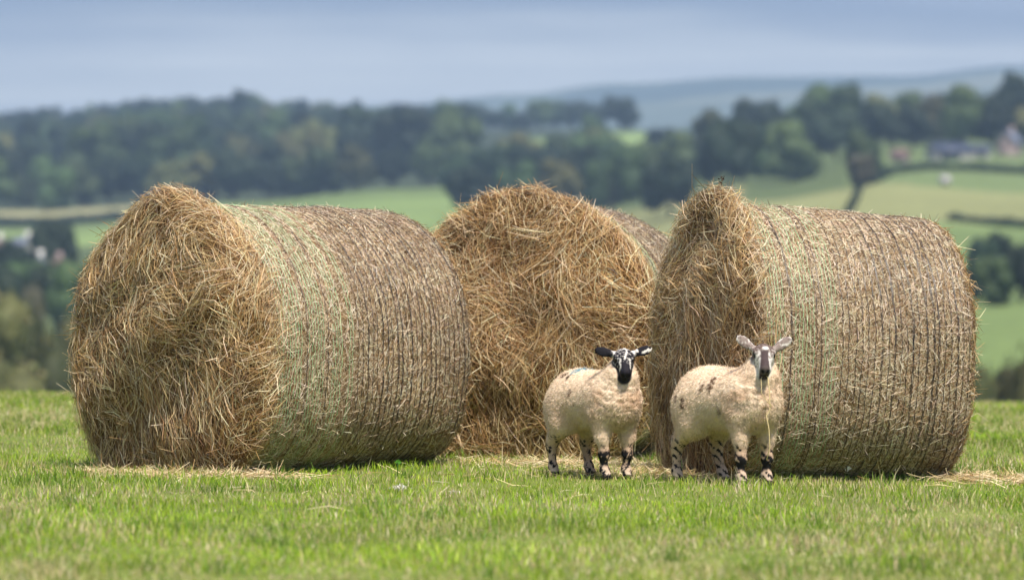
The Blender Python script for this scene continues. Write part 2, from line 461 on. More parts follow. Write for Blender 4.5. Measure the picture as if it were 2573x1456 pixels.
class Bale:
    def __init__(s, R, Ln, bulge, lump, peak, peak_phi, sleeve, taper, seed, slump=0.0, side_sl=1.0):
        s.side_sl = side_sl
        s.R, s.L, s.lump, s.peak, s.pphi, s.sleeve, s.taper, s.seed, s.slump = R, Ln, lump, peak, peak_phi, sleeve, taper, seed, slump
        rr = np.linspace(0, 0.93, 24)
        prof = [(-bulge * (1 - (a / 0.95) ** 2), a) for a in rr]
        prof += [(0.012, 0.962), (0.035, 0.985), (0.07, 0.997)]
        prof += [(x, 1.0) for x in np.linspace(0.1, Ln - 0.10, 30)]
        prof += [(Ln - 0.06, 0.996), (Ln - 0.03, 0.985), (Ln - 0.005, 0.96)]
        prof += [(Ln + 0.05 * (1 - (a / 0.92) ** 2), a) for a in np.linspace(0.9, 0.0, 12)]
        prof = np.array(prof); prof[:, 1] *= R
        seg = np.hypot(*np.diff(prof, axis=0).T)
        u = np.concatenate([[0], np.cumsum(seg)])
        s.u, s.px, s.pr, s.U = u, prof[:, 0], prof[:, 1], u[-1]
        s.u_rim = np.interp(0.93, np.linspace(0, 1, 2), [0, 1]) * 0 + u[24]
        s.u_back = u[-12]
    def sleeve_at(s, phi):
        dphi = (phi - s.pphi + pi) % (2 * pi) - pi
        return s.sleeve * (s.side_sl + (1 - s.side_sl) * np.exp(-(dphi / 0.7) ** 2))
    def u_of_x(s, x):
        return s.u_rim + x
    def surf(s, u, phi):
        x = np.interp(u, s.u, s.px); r = np.interp(u, s.u, s.pr)
        rn = r / s.R
        P = np.stack([x, r * np.sin(phi), r * np.cos(phi)], -1)
        dphi = (phi - s.pphi + pi) % (2 * pi) - pi
        slv = s.sleeve_at(phi)
        face = sstep(s.u_rim + 0.05, s.u_rim - 0.12, u)
        x = x - face * s.lump * wavy(P * np.array([0.2, 1, 1]), s.seed, 5.0, 3)
        sl = sstep(slv + 0.10, 0.02, x) * sstep(0.72, 0.98, rn)
        r = r * (1 - s.taper * np.clip(x, 0, s.L) / s.L)
        r = r + sl * (0.018 + s.peak * np.exp(-(dphi / 0.42) ** 2) + 0.02 * wavy(P, s.seed + 7, 9.0, 2))
        r = r + 0.006 * wavy(P, s.seed + 3, 8.0, 2) * sstep(0.5, 0.9, rn)
        r = r * (1 - s.slump * np.exp(-((dphi - 0.9) / 0.5) ** 2) * sstep(0.4, 0.0, x))
        # the weight of the bale squares off its lower half
        pw = 2.0 + 0.95 * sstep(0.25, -0.75, np.cos(phi))
        r = r * (1 + ((np.abs(np.cos(phi)) ** pw + np.abs(np.sin(phi)) ** pw + 1e-9) ** (-1 / pw) - 1) * sstep(0.2, 0.9, rn))
        z = r * np.cos(phi); y = r * np.sin(phi)
        zmin = -(s.R * (1 - s.taper * np.clip(x, 0, s.L) / s.L) - 0.03)
        z = np.maximum(z, zmin)
        return np.stack([x, y, z], -1)
    def frame(s, u, phi):
        e = 0.004
        P = s.surf(u, phi)
        r = np.maximum(np.interp(u, s.u, s.pr), 0.03)
        du = s.surf(np.minimum(u + e, s.U - 1e-4), phi) - s.surf(np.maximum(u - e, 1e-4), phi)
        dp = s.surf(u, phi + e / r) - s.surf(u, phi - e / r)
        du, dp = nrm(du), nrm(dp)
        n = nrm(np.cross(dp, du))
        out = np.stack([np.full_like(u, 0) - sstep(s.u_rim, 0, u) - sstep(s.u_rim + 0.03, s.u_rim - 0.03, u) + sstep(s.u_back - 0.03, s.u_back + 0.03, u) * 1.5,
                        np.sin(phi) * 0.7, np.cos(phi) * 0.7], -1)
        sg = np.sign((n * out).sum(-1, keepdims=True)); sg[sg == 0] = 1
        return P, n * sg, du, dp
    def sample(s, n, u0, u1, rng, phi0=-pi, phi1=pi):
        us = np.linspace(u0, u1, 400)
        w = np.interp(us, s.u, s.pr) + 0.01
        cdf = np.cumsum(w); cdf /= cdf[-1]
        return np.interp(rng.random(n), cdf, us), rng.uniform(phi0, phi1, n)

def make_bale(label, group, px, d, theta, R, Ln, bulge, lump, peak, peak_phi, sleeve, taper, seed,
              n_face=15000, n_side=48000, slump=0.0, net=(0.05, 0.036), greens=(), face_cut=None, warm=1.0, whites=0, side_sl=1.0):
    rng = np.random.default_rng(seed)
    b = Bale(R, Ln, bulge, lump, peak, peak_phi, sleeve, taper, seed, slump, side_sl)
    X = (px - 1286.5) / FPX * d
    ax = np.array([math.sin(theta), math.cos(theta)])
    g0 = float(ground_z(X, d)); g1 = float(ground_z(X + ax[0] * Ln, d + ax[1] * Ln))
    z0 = g0 + R - 0.032; z1 = g1 + R * (1 - taper) - 0.032
    root = empty('hay_bale', (X, d, z0))
    root.rotation_euler = Euler((0, -math.atan2(z1 - z0, Ln), pi / 2 - theta), 'XYZ')
    tag(root, label, 'hay bale', group)
    # packed body
    uu = np.concatenate([np.linspace(0.001, b.u_rim + 0.2, 46), np.linspace(b.u_rim + 0.22, b.U - 0.001, 40)])
    pp = np.linspace(-pi, pi, 121)[:-1]
    Ug, Pg = np.meshgrid(uu, pp, indexing='ij')
    P, Nn, _, _ = b.frame(Ug.ravel(), Pg.ravel())
    V = P - Nn * 0.010
    nr, nc = Ug.shape
    r, c = np.meshgrid(np.arange(nr - 1), np.arange(nc), indexing='ij'); c2 = (c + 1) % nc
    Q = np.stack([r * nc + c, r * nc + c2, (r + 1) * nc + c2, (r + 1) * nc + c], -1).reshape(-1, 4)
    isface = sstep(0.05, -0.05, Ug.ravel() - b.u_rim - b.sleeve_at(Pg.ravel()))[:, None]
    cb = isface * np.array([0.09, 0.045, 0.015]) + (1 - isface) * np.array([0.29, 0.195, 0.10])  # core coloured dark so gaps between stems look shaded, darkest at open end
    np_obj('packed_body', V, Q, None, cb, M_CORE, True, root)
    # loose hay of the open end: layers of stems, deeper ones coloured darker for shade
    A = Acc()
    u_end = b.u_rim + sleeve
    for (n, off, spread, ln, wd, tilt, pw) in (
            (int(n_face * 0.42), 0.000, 0.008, (0.04, 0.09), (0.0014, 0.0028), 0.10, [2.0, 0.8, 3.0, 3.2, 0.2, 2.0]),
            (int(n_face * 0.36), 0.012, 0.010, (0.05, 0.14), (0.0014, 0.0029), 0.16, [3.0, 1.6, 3.0, 1.6, 0.5, 0.6]),
            (int(n_face * 0.14), 0.026, 0.012, (0.07, 0.20), (0.0015, 0.0031), 0.20, [2.2, 3.2, 0.8, 0.2, 3.4, 0.1])):
        u, ph = b.sample(int(n * 1.5), 0.002, u_end, rng)
        ok = u < b.u_rim + b.sleeve_at(ph)
        u, ph = u[ok][:n], ph[ok][:n]; n = len(u)
        # ragged end of the loose hay: tongues that reach over the net
        u = u + sstep(-0.08, 0.0, u - b.u_rim - b.sleeve_at(ph)) * rng.normal(0, 0.045, n)
        P, Nn, du, dp = b.frame(u, ph)
        om = 1.9 * wavy(P, seed + 21, 3.6, 2) + rng.normal(0, 0.75, n) - ph
        rimf = sstep(b.u_rim - 0.12, b.u_rim + 0.05, u)
        Tf = np.stack([0 * om, np.cos(om), np.sin(om)], -1)
        Tf = Tf + np.array([0, 0, -1.0]) * (sstep(0.1, -0.8, P[:, 2] / R) * 1.1)[:, None] * np.sign(Tf[:, 2:3] + 1e-6) * -1
        om2 = rng.normal(0.0, 0.85, n) + 0.7 * wavy(P, seed + 5, 4.0, 2)
        Ts = dp * np.cos(om2)[:, None] + du * np.sin(om2)[:, None]
        T = nrm(Tf) * (1 - rimf)[:, None] + Ts * rimf[:, None]
        T = nrm(T - Nn * (T * Nn).sum(-1, keepdims=True)) + Nn * np.abs(rng.normal(0, tilt, (n, 1)))
        P = P + Nn * (off + np.abs(rng.normal(0, spread, n)))[:, None]
        cl = np.clip(1 + 0.30 * wavy(P, seed + 11, 7.0, 3), 0.5, 1.5)
        col = palette(rng, n, GOLD, pw, 0.16) * cl[:, None] * np.array([warm, 1, 1 / warm])
        A.add(*[ribbons(P, T, Nn, rng.uniform(*ln, n), rng.uniform(*wd, n), col, rng, K=3, bend=0.14, lift=0.06)[k] for k in (0, 1)],
              C=None) if False else None
        Vv, Qq, Cc = ribbons(P, T, Nn, rng.uniform(*ln, n), rng.uniform(*wd, n), col, rng, K=3, bend=0.10, lift=0.06)
        A.add(Vv, Qq, None, Cc)
    # locks: bundles of nearly parallel stems
    for _ in range(46):
        u, ph = b.sample(1, 0.05, b.u_rim + 0.03, rng)
        m = int(rng.integers(20, 46))
        u = np.clip(u + rng.normal(0, 0.035, m), 0.01, u_end); r_ = max(0.1, float(np.interp(u.mean(), b.u, b.pr)))
        ph = ph + rng.normal(0, 0.05 / r_, m)
        P, Nn, du, dp = b.frame(u, ph)
        o = rng.uniform(0, pi)
        T = np.array([0, math.cos(o), -abs(math.sin(o))]) + rng.normal(0, 0.14, (m, 3))
        T = nrm(T - Nn * (T * Nn).sum(-1, keepdims=True) * 0.8)
        P = P + Nn * rng.uniform(0.015, 0.045, (m, 1))
        col = palette(rng, m, GOLD, [3, 3, 1.2, 0.3, 1.6, 0.1], 0.12)
        A.add(*(lambda t: (t[0], t[1], None, t[2]))(ribbons(P, T, Nn, rng.uniform(0.10, 0.24, m), rng.uniform(0.0025, 0.004, m), col, rng, K=3, bend=0.08)))
    # stray stems standing off the outline
    n = 420
    u, ph = b.sample(n, b.u_rim - 0.25, b.u_rim + sleeve, rng)
    P, Nn, du, dp = b.frame(u, ph)
    T = Nn * rng.uniform(0.15, 0.9, (n, 1)) + dp * rng.normal(0, 0.7, (n, 1)) - du * np.abs(rng.normal(0, 0.5, (n, 1)))
    T = nrm(T); ln = rng.uniform(0.05, 0.17, n) * np.where(rng.random(n) < 0.07, 1.7, 1.0)
    P = P + T * (ln * 0.4)[:, None]
    col = palette(rng, n, GOLD, [2, 3, 0.8, 0.2, 2.4, 0.1])
    A.add(*(lambda t: (t[0], t[1], None, t[2]))(ribbons(P, T, nrm(rng.normal(size=(n, 3))), ln, rng.uniform(0.0022, 0.0038, n), col, rng, K=3, bend=0.16)))
    tag(A.obj('loose_hay', M_STRAW, False, root), kind='stuff')
    # short weathered stems held under the net
    B = Acc()
    n = n_side
    u, ph = b.sample(int(n * 1.1), b.u_rim, b.u_back, rng, -pi * 1.05, pi * 0.28)
    ok = u > b.u_rim + b.sleeve_at(ph) - 0.05
    u, ph = u[ok][:n], ph[ok][:n]; n = len(u)
    P, Nn, du, dp = b.frame(u, ph)
    om = rng.normal(0.15, 0.8, n) + np.where(rng.random(n) < 0.35, pi / 2, 0)
    T = dp * np.cos(om)[:, None] + du * np.sin(om)[:, None] + Nn * rng.normal(0, 0.07, (n, 1))
    P = P + Nn * np.abs(rng.normal(0, 0.0055, n))[:, None] - Nn * 0.003
    cl = np.clip(1 + 0.16 * wavy(P, seed + 31, 9.0, 2), 0.6, 1.4)
    col = palette(rng, n, PALE, PALE_W, 0.15) * cl[:, None]
    t = ribbons(P, T, Nn, rng.uniform(0.025, 0.085, n), rng.uniform(0.0018, 0.0034, n), col, rng, K=2, taper=0.3, twist=0.5)
    B.add(t[0], t[1], None, t[2])
    n = 3000   # fuzz that stands up through the net
    u, ph = b.sample(n, u_end, b.u_back, rng, -pi, pi * 0.3)
    P, Nn, du, dp = b.frame(u, ph)
    T = nrm(Nn * rng.uniform(0.1, 0.8, (n, 1)) + dp * rng.normal(0, 0.8, (n, 1)) + du * rng.normal(0, 0.8, (n, 1)))
    ln = rng.uniform(0.02, 0.055, n)
    col = palette(rng, n, PALE, [2, 3, 1.5, 0.6, 0.4])
    t = ribbons(P + T * (ln * 0.35)[:, None], T, nrm(rng.normal(size=(n, 3))), ln, rng.uniform(0.0018, 0.003, n), col, rng, K=3, bend=0.2)
    B.add(t[0], t[1], None, t[2])
    # ragged hay at the other end
    n = 5200
    u, ph = b.sample(n, b.u_back - 0.07, b.u_back + 0.14, rng)
    P, Nn, du, dp = b.frame(u, ph)
    T = nrm(dp * rng.normal(0, 0.9, (n, 1)) + du * np.abs(rng.normal(0.2, 0.6, (n, 1))) + Nn * np.abs(rng.normal(0, 0.22, (n, 1))))
    ln = rng.uniform(0.05, 0.15, n)
    col = palette(rng, n, GOLD, GOLD_W)
    t = ribbons(P + Nn * 0.008, T, Nn, ln, rng.uniform(0.0022, 0.004, n), col, rng, K=3, bend=0.15)
    B.add(t[0], t[1], None, t[2])
    n = 120
    u, ph = b.sample(n, b.u_back - 0.03, b.u_back + 0.10, rng)
    P, Nn, du, dp = b.frame(u, ph)
    T = nrm(Nn * rng.uniform(0.2, 1, (n, 1)) + dp * rng.normal(0, 0.6, (n, 1)) + np.array([0.5, 0, -0.1]))
    ln = rng.uniform(0.06, 0.16, n)
    col = palette(rng, n, GOLD, [2, 3, 0.8, 0.2, 2.4, 0.1])
    t = ribbons(P + T * (ln * 0.4)[:, None], T, nrm(rng.normal(size=(n, 3))), ln, rng.uniform(0.0022, 0.0036, n), col, rng, K=3, bend=0.2)
    B.add(t[0], t[1], None, t[2])
    tag(B.obj('netted_hay', M_STRAW, False, root), kind='stuff')
    # net strands round the bale
    def strands(name, xs, col, w, rad):
        S = Acc()
        for x in xs:
            m = 150
            ph = np.linspace(-pi * 1.02, pi * 0.3, m)
            xx = x + 0.002 * np.sin(ph * 17 + x * 50) + 0.0012 * rng.normal(size=m) + 0.006 * np.sin(ph * 1.3 + x * 4)
            P, Nn, du, dp = b.frame(b.u_of_x(xx), ph)
            P = P + Nn * (rad + 0.0015 * rng.normal(size=m))[:, None]
            wd = w * rng.uniform(0.6, 1.3, m)[:, None]
            V = np.stack([P - du * wd / 2, P + du * wd / 2 + Nn * 0.0008], 1).reshape(-1, 3)
            k = np.arange(m - 1)
            Qs = np.stack([2 * k, 2 * k + 1, 2 * k + 3, 2 * k + 2], 1)
            keep = (rng.random(m - 1) > 0.03) & (xx[:-1] > b.sleeve_at(ph[:-1]) + 0.01)
            cc = np.asarray(col) * rng.uniform(0.8, 1.2)
            S.add(V, Qs[keep], None, cc)
        return tag(S.obj(name, M_NET, False, root), kind='stuff')
    x0, sp = net
    xs = np.arange(sleeve * side_sl + x0, Ln - 0.03, sp)
    gx = [g for g in greens]
    blk = [x + rng.normal(0, 0.003) for x in xs if not any(abs(x - g) < 0.024 for g in gx)]
    blk2 = [x + 0.006 for x in blk[::1] if rng.random() < 0.4]
    strands('black_net_strand', blk + blk2, (0.012, 0.011, 0.016), 0.0028, 0.0088)
    if gx:
        gg = []
        for g in gx: gg += [g - 0.011, g + 0.010]
        strands('green_net_strand', gg, (0.31, 0.55, 0.28), 0.0019, 0.0084)
    # flecks caught in the net low on the side
    for k in range(whites):
        u = b.u_of_x(np.array([rng.uniform(0.35, Ln - 0.15)])); ph = np.array([rng.uniform(-2.75, -2.45)])
        P, Nn, du, dp = b.frame(u, ph)
        W = Acc(); m = 16
        T = nrm(rng.normal(size=(m, 3))); 
        col = palette(rng, m, [(0.85, 0.82, 0.76)], [1], 0.1)
        t = ribbons(np.repeat(P + Nn * 0.012, m, 0) + rng.normal(0, 0.006, (m, 3)), T, nrm(rng.normal(size=(m, 3))), rng.uniform(0.012, 0.026, m), np.full(m, 0.006), col, rng)
        W.add(t[0], t[1], None, t[2])
        W.obj('wool_fleck', M_STRAW, False, root)
    return root, b

BG = 'round hay bales in the meadow'
bale_a, BA = make_bale('round hay bale with its open brown end turned towards the grass, leftmost of three', BG,
    412, 25.5, math.radians(45), 0.722, 1.60, 0.10, 0.048, 0.042, -0.06, 0.13, 0.02, 11,
    greens=(0.18, 0.225, 0.265, 0.305, 0.385, 0.425, 0.465, 0.55, 0.59, 0.67), n_face=36000)
bale_b, BB = make_bale('middle round hay bale set back between the other two, broad golden end showing', BG,
    1310, 27.25, math.radians(20), 0.750, 1.30, 0.09, 0.045, 0.022, 0.05, 0.16, 0.04, 23,
    greens=(0.30, 0.36, 0.42), n_face=36000, n_side=30000, warm=1.04)
bale_c, BC = make_bale('round hay bale behind the two sheep, long netted side with black lines showing', BG,
    1768, 25.2, math.radians(70.5), 0.730, 1.245, 0.06, 0.045, 0.066, 0.02, 0.11, 0.055, 37, side_sl=0.25,
    greens=(0.06, 0.10, 0.14, 0.225, 0.265, 0.305, 0.39, 0.43), n_face=24000, n_side=52000, net=(0.05, 0.036), whites=4)

def stem_part(root, bl, u, phi, direction, length, rad, name='dark_stem', mat=M_TWIG, head=0):
    P, Nn, _, _ = bl.frame(np.array([u]), np.array([phi]))
    dv = nrm(np.asarray(direction, float))
    p0 = P[0] + Nn[0] * 0.01 - dv * 0.05
    path = [p0, p0 + dv * length * 0.5 + np.array([0, 0, 0.006]), p0 + dv * length]
    V, Q, T = tube(path, [rad, rad * 0.9, rad * 0.5], 6)
    a = Acc(); a.add(V, Q, T, (0.05, 0.02, 0.02))
    o = a.obj(name, mat, True, root)
    if head:
        r = np.random.default_rng(4); h = Acc()
        for k in range(34):
            c = path[-1] + dv * r.uniform(-0.03, 0.012) + r.normal(0, 0.0065, 3)
            t = ribbons(c[None], r.normal(size=(1, 3)), nrm(r.normal(size=(1, 3))), [0.012], [0.006], np.array([[0.1, 0.03, 0.02]]), r)
            h.add(t[0], t[1], None, t[2])
        h.obj('seed_head', mat, False, o)
    return o
stem_part(bale_b, BB, BB.u_rim + 0.02, 0.02, (-0.1, -0.88, -0.22), 0.17, 0.004)
stem_part(bale_b, BB, BB.u_rim + 0.02, 0.62, (-0.2, 0.95, 0.25), 0.10, 0.003)
stem_part(bale_c, BC, BC.u_rim + 0.05, 0.03, (0.35, -0.15, 0.9), 0.115, 0.002, head=1)

# hay fallen from the bales on the grass
def litter():
    rng = np.random.default_rng(77)
    A = Acc()
    spots = [(-1.80, 25.06, 0.20, 0.07, 500), (-2.10, 25.2, 0.12, 0.12, 250), (-1.42, 24.90, 0.13, 0.08, 250), (0.25, 26.45, 0.40, 0.16, 1300), (0.76, 25.35, 0.22, 0.26, 1300),
             (0.95, 24.95, 0.22, 0.22, 600), (2.36, 25.2, 0.12, 0.16, 600), (2.62, 24.9, 0.16, 0.22, 300), (0.1, 25.0, 1.6, 0.7, 160), (0.0, 23.0, 2.4, 1.6, 90)]
    for k in range(16):
        spots.append((rng.uniform(-2.3, -1.2), 24.88 + rng.normal(0, 0.07), rng.uniform(0.05, 0.14), rng.uniform(0.03, 0.09), int(rng.integers(30, 130))))
    for k in range(8):
        spots.append((rng.uniform(2.3, 3.0), 24.9 + rng.normal(0, 0.2), rng.uniform(0.05, 0.14), rng.uniform(0.05, 0.12), int(rng.integers(30, 90))))
    for (x, y, sx, sy, n) in spots:
        X = x + rng.normal(0, sx, n); Y = y + rng.normal(0, sy, n)
        Z = ground_z(X, Y) + rng.uniform(0.0, 0.026, n)
        T = np.stack([rng.normal(size=n), rng.normal(size=n), rng.normal(0, 0.28, n)], -1)
        N = nrm(np.stack([rng.normal(0, 0.3, n), rng.normal(-0.3, 0.3, n), np.ones(n)], -1))
        col = palette(rng, n, [(0.66, 0.52, 0.28), (0.78, 0.66, 0.42), (0.46, 0.31, 0.13), (0.30, 0.18, 0.07)], [3, 2.5, 2, 1])
        t = ribbons(np.stack([X, Y, Z], -1), T, N, rng.uniform(0.05, 0.20, n), rng.uniform(0.0024, 0.0042, n), col, rng, K=3, bend=0.12)
        A.add(t[0], t[1], None, t[2])
    tag(A.obj('fallen_hay', M_STRAW), 'loose golden hay scattered on the grass around the bales', 'hay', kind='stuff')
litter()

# ---------------------------------------------------------------- grass
def grass():
    rng = np.random.default_rng(5)
    def blades(X, Y, h, w, col, lean, A):
        n = len(X)
        Z = ground_z(X, Y) - 0.005
        a = rng.uniform(0, 2 * pi, n)
        side = np.stack([np.cos(a), np.sin(a), 0 * a], -1)
        ld = rng.uniform(0, 2 * pi, n)
        tip = np.stack([np.cos(ld) * lean * h, np.sin(ld) * lean * h, h], -1)
        b0 = np.stack([X, Y, Z], -1)
        mid = b0 + tip * np.array([0.35, 0.35, 0.58])
        V = np.stack([b0 - side * w[:, None] * 0.5, b0 + side * w[:, None] * 0.5, mid + side * w[:, None] * 0.42, mid - side * w[:, None] * 0.42, b0 + tip], 1).reshape(-1, 3)
        i = np.arange(n)[:, None] * 5
        A.add(V, np.concatenate([i, i + 1, i + 2, i + 3], 1), np.concatenate([i + 3, i + 2, i + 4], 1), np.repeat(col, 5, 0))
    def field_cols(X, Y, n):
        P = np.stack([X, Y * 0.55, 0 * X], -1)
        dry = 0.37 + 0.36 * wavy(P, 41, 2.4, 3) + 0.22 * wavy(P, 43, 14.0, 2) + 0.06 * sstep(23, 18, Y)
        isdry = rng.random(n) < dry
        green = palette(rng, n, [(0.225, 0.345, 0.018), (0.31, 0.43, 0.030), (0.14, 0.25, 0.016), (0.38, 0.47, 0.05)], [3, 3, 2, 1.5], 0.16)
        drc = palette(rng, n, [(0.60, 0.50, 0.27), (0.72, 0.63, 0.40), (0.46, 0.36, 0.17), (0.48, 0.47, 0.18)], [3, 2, 2, 2], 0.14)
        tone = 1 + 0.34 * wavy(P, 47, 3.0, 3)
        return np.where(isdry[:, None], drc, green * tone[:, None]), isdry
    A = Acc()
    n = 330000
    # uniform over the field in view, thinning to the sides
    Y = 12.5 + (45.5 - 12.5) * rng.random(n) ** 1.12
    half = 0.112 * Y + 1.0
    X = rng.uniform(-1, 1, n) * half
    col, dry = field_cols(X, Y, n)
    P2 = np.stack([X, Y, 0 * X], -1)
    h = rng.uniform(0.014, 0.050, n) * np.clip(1 + 0.55 * wavy(P2, 51, 4.2, 3), 0.45, 2.2) * np.where(dry, 0.9, 1.0)
    w = rng.uniform(0.0028, 0.0055, n) * np.where(Y > 30, 1.35, 1.0)
    blades(X, Y, h, w, col, rng.uniform(0.05, 0.75, n), A)
    n = 40000     # beyond the sides of the view
    Y = rng.uniform(8, 46, n); sgn = rng.choice([-1, 1], n)
    X = sgn * (0.112 * Y + 1.0 + rng.random(n) ** 1.5 * 6)
    col, dry = field_cols(X, Y, n)
    blades(X, Y, rng.uniform(0.02, 0.055, n), rng.uniform(0.006, 0.010, n), col, rng.uniform(0.05, 0.7, n), A)
    # longer ungrazed grass along the foot of the bales
    def fringe(bl, x0, x1, phi, n, hmax, out=0.12):
        R_ = bl[1]; o = bl[0]
        bpy.context.view_layer.update()
        M = o.matrix_world
        xs = rng.uniform(x0, x1, n); ys = -rng.uniform(0.02, 0.30 + out, n)
        pts = np.array([list(M @ Vector((a, b_, -R_.R))) for a, b_ in zip(xs, ys)])
        g = palette(rng, n, [(0.10, 0.24, 0.02), (0.15, 0.31, 0.035), (0.23, 0.36, 0.06), (0.50, 0.45, 0.22)], [3, 3, 1.6, 0.9], 0.15)
        hh = rng.uniform(0.03, hmax, n) * rng.uniform(0.5, 1.0, n)
        blades(pts[:, 0], pts[:, 1], hh, rng.uniform(0.003, 0.0055, n), g, rng.uniform(0.1, 0.7, n), A)
    fringe((bale_a, BA), 0.12, 1.6, 0, 3600, 0.15)
    fringe((bale_c, BC), 0.25, 1.4, 0, 2600, 0.14)
    for k in range(330):     # tufts the sheep have left
        yy = rng.uniform(15.5, 41); xx = rng.uniform(-1, 1) * (0.11 * yy + 0.6); m = int(rng.integers(25, 60)); sp_ = rng.uniform(0.03, 0.07)
        g = palette(rng, m, [(0.11, 0.21, 0.02), (0.17, 0.29, 0.03), (0.25, 0.36, 0.05), (0.55, 0.47, 0.25)], [3, 3, 1.5, 0.8 + 2.5 * (k % 5 == 0)], 0.15)
        blades(xx + rng.normal(0, sp_, m), yy + rng.normal(0, sp_, m), rng.uniform(0.03, 0.085, m), rng.uniform(0.003, 0.0055, m), g, rng.uniform(0.1, 0.8, m), A)
    n = 700     # tall stalks here and there
    Y = rng.uniform(18, 40, n); X = rng.uniform(-1, 1, n) * (0.11 * Y + 0.5)
    blades(X, Y, rng.uniform(0.08, 0.15, n), rng.uniform(0.003, 0.005, n), palette(rng, n, [(0.6, 0.52, 0.3), (0.2, 0.33, 0.05)], [2, 1]), rng.uniform(0.1, 0.6, n), A)
    tag(A.obj('meadow_grass', M_GRASS), 'short grazed green and straw-coloured grass of the meadow', 'grass', kind='stuff')
grass()

# ---------------------------------------------------------------- sheep
def sd_ell(P, c, r, Rm=None):
    q = P - c
    if Rm is not None: q = q @ Rm.T           # rows of Rm are the local axes
    k0 = np.linalg.norm(q / r, axis=-1); k1 = np.linalg.norm(q / (np.asarray(r) ** 2), axis=-1)
    return k0 * (k0 - 1) / np.maximum(k1, 1e-6)

def sd_cone(P, a, b, ra, rb):
    a = np.asarray(a, float); b = np.asarray(b, float)
    ab = b - a; t = np.clip(((P - a) @ ab) / (ab @ ab), 0, 1)
    return np.linalg.norm(P - a - t[..., None] * ab, axis=-1) - (ra + (rb - ra) * t)

def smin(a, b, k):
    h = np.maximum(k - np.abs(a - b), 0) / k
    return np.minimum(a, b) - h * h * k * 0.25

def surface_nets(F, org, h):
    S = F < 0
    nx, ny, nz = F.shape
    cnt = np.zeros((nx - 1, ny - 1, nz - 1), int)
    offs = [(i, j, k) for i in (0, 1) for j in (0, 1) for k in (0, 1)]
    for (i, j, k) in offs:
        cnt += S[i:nx - 1 + i, j:ny - 1 + j, k:nz - 1 + k]
    mixed = (cnt > 0) & (cnt < 8)
    idx = np.argwhere(mixed)
    ids = -np.ones(mixed.shape, int); ids[mixed] = np.arange(len(idx))
    acc = np.zeros((len(idx), 3)); num = np.zeros(len(idx))
    for ax in range(3):
        for o in offs:
            if o[ax] == 1: continue
            p = np.array(o); q = p.copy(); q[ax] = 1
            v0 = F[tuple((idx + p).T)]; v1 = F[tuple((idx + q).T)]
            m = (v0 < 0) != (v1 < 0)
            t = np.where(m, v0 / np.where(m, v0 - v1, 1), 0)
            pos = p[None, :] + t[:, None] * (q - p)[None, :]
            acc[m] += pos[m]; num[m] += 1
    V = org + (idx + acc / num[:, None]) * h
    Q = []
    for ax in range(3):
        sl0 = [slice(None)] * 3; sl1 = [slice(None)] * 3
        sl0[ax] = slice(0, -1); sl1[ax] = slice(1, None)
        d = S[tuple(sl0)] != S[tuple(sl1)]
        e = np.argwhere(d)
        b_, c_ = [(1, 2), (2, 0), (0, 1)][ax]
        ok = (e[:, b_] > 0) & (e[:, c_] > 0) & (e[:, b_] < F.shape[b_] - 1) & (e[:, c_] < F.shape[c_] - 1)
        e = e[ok]
        eb = np.zeros(3, int); eb[b_] = 1; ec = np.zeros(3, int); ec[c_] = 1
        quad = np.stack([ids[tuple((e - eb - ec).T)], ids[tuple((e - ec).T)], ids[tuple(e.T)], ids[tuple((e - eb).T)]], 1)
        flip = ~S[tuple(e.T)]
        quad[flip] = quad[flip][:, ::-1]
        Q.append(quad)
    return V, np.concatenate(Q)

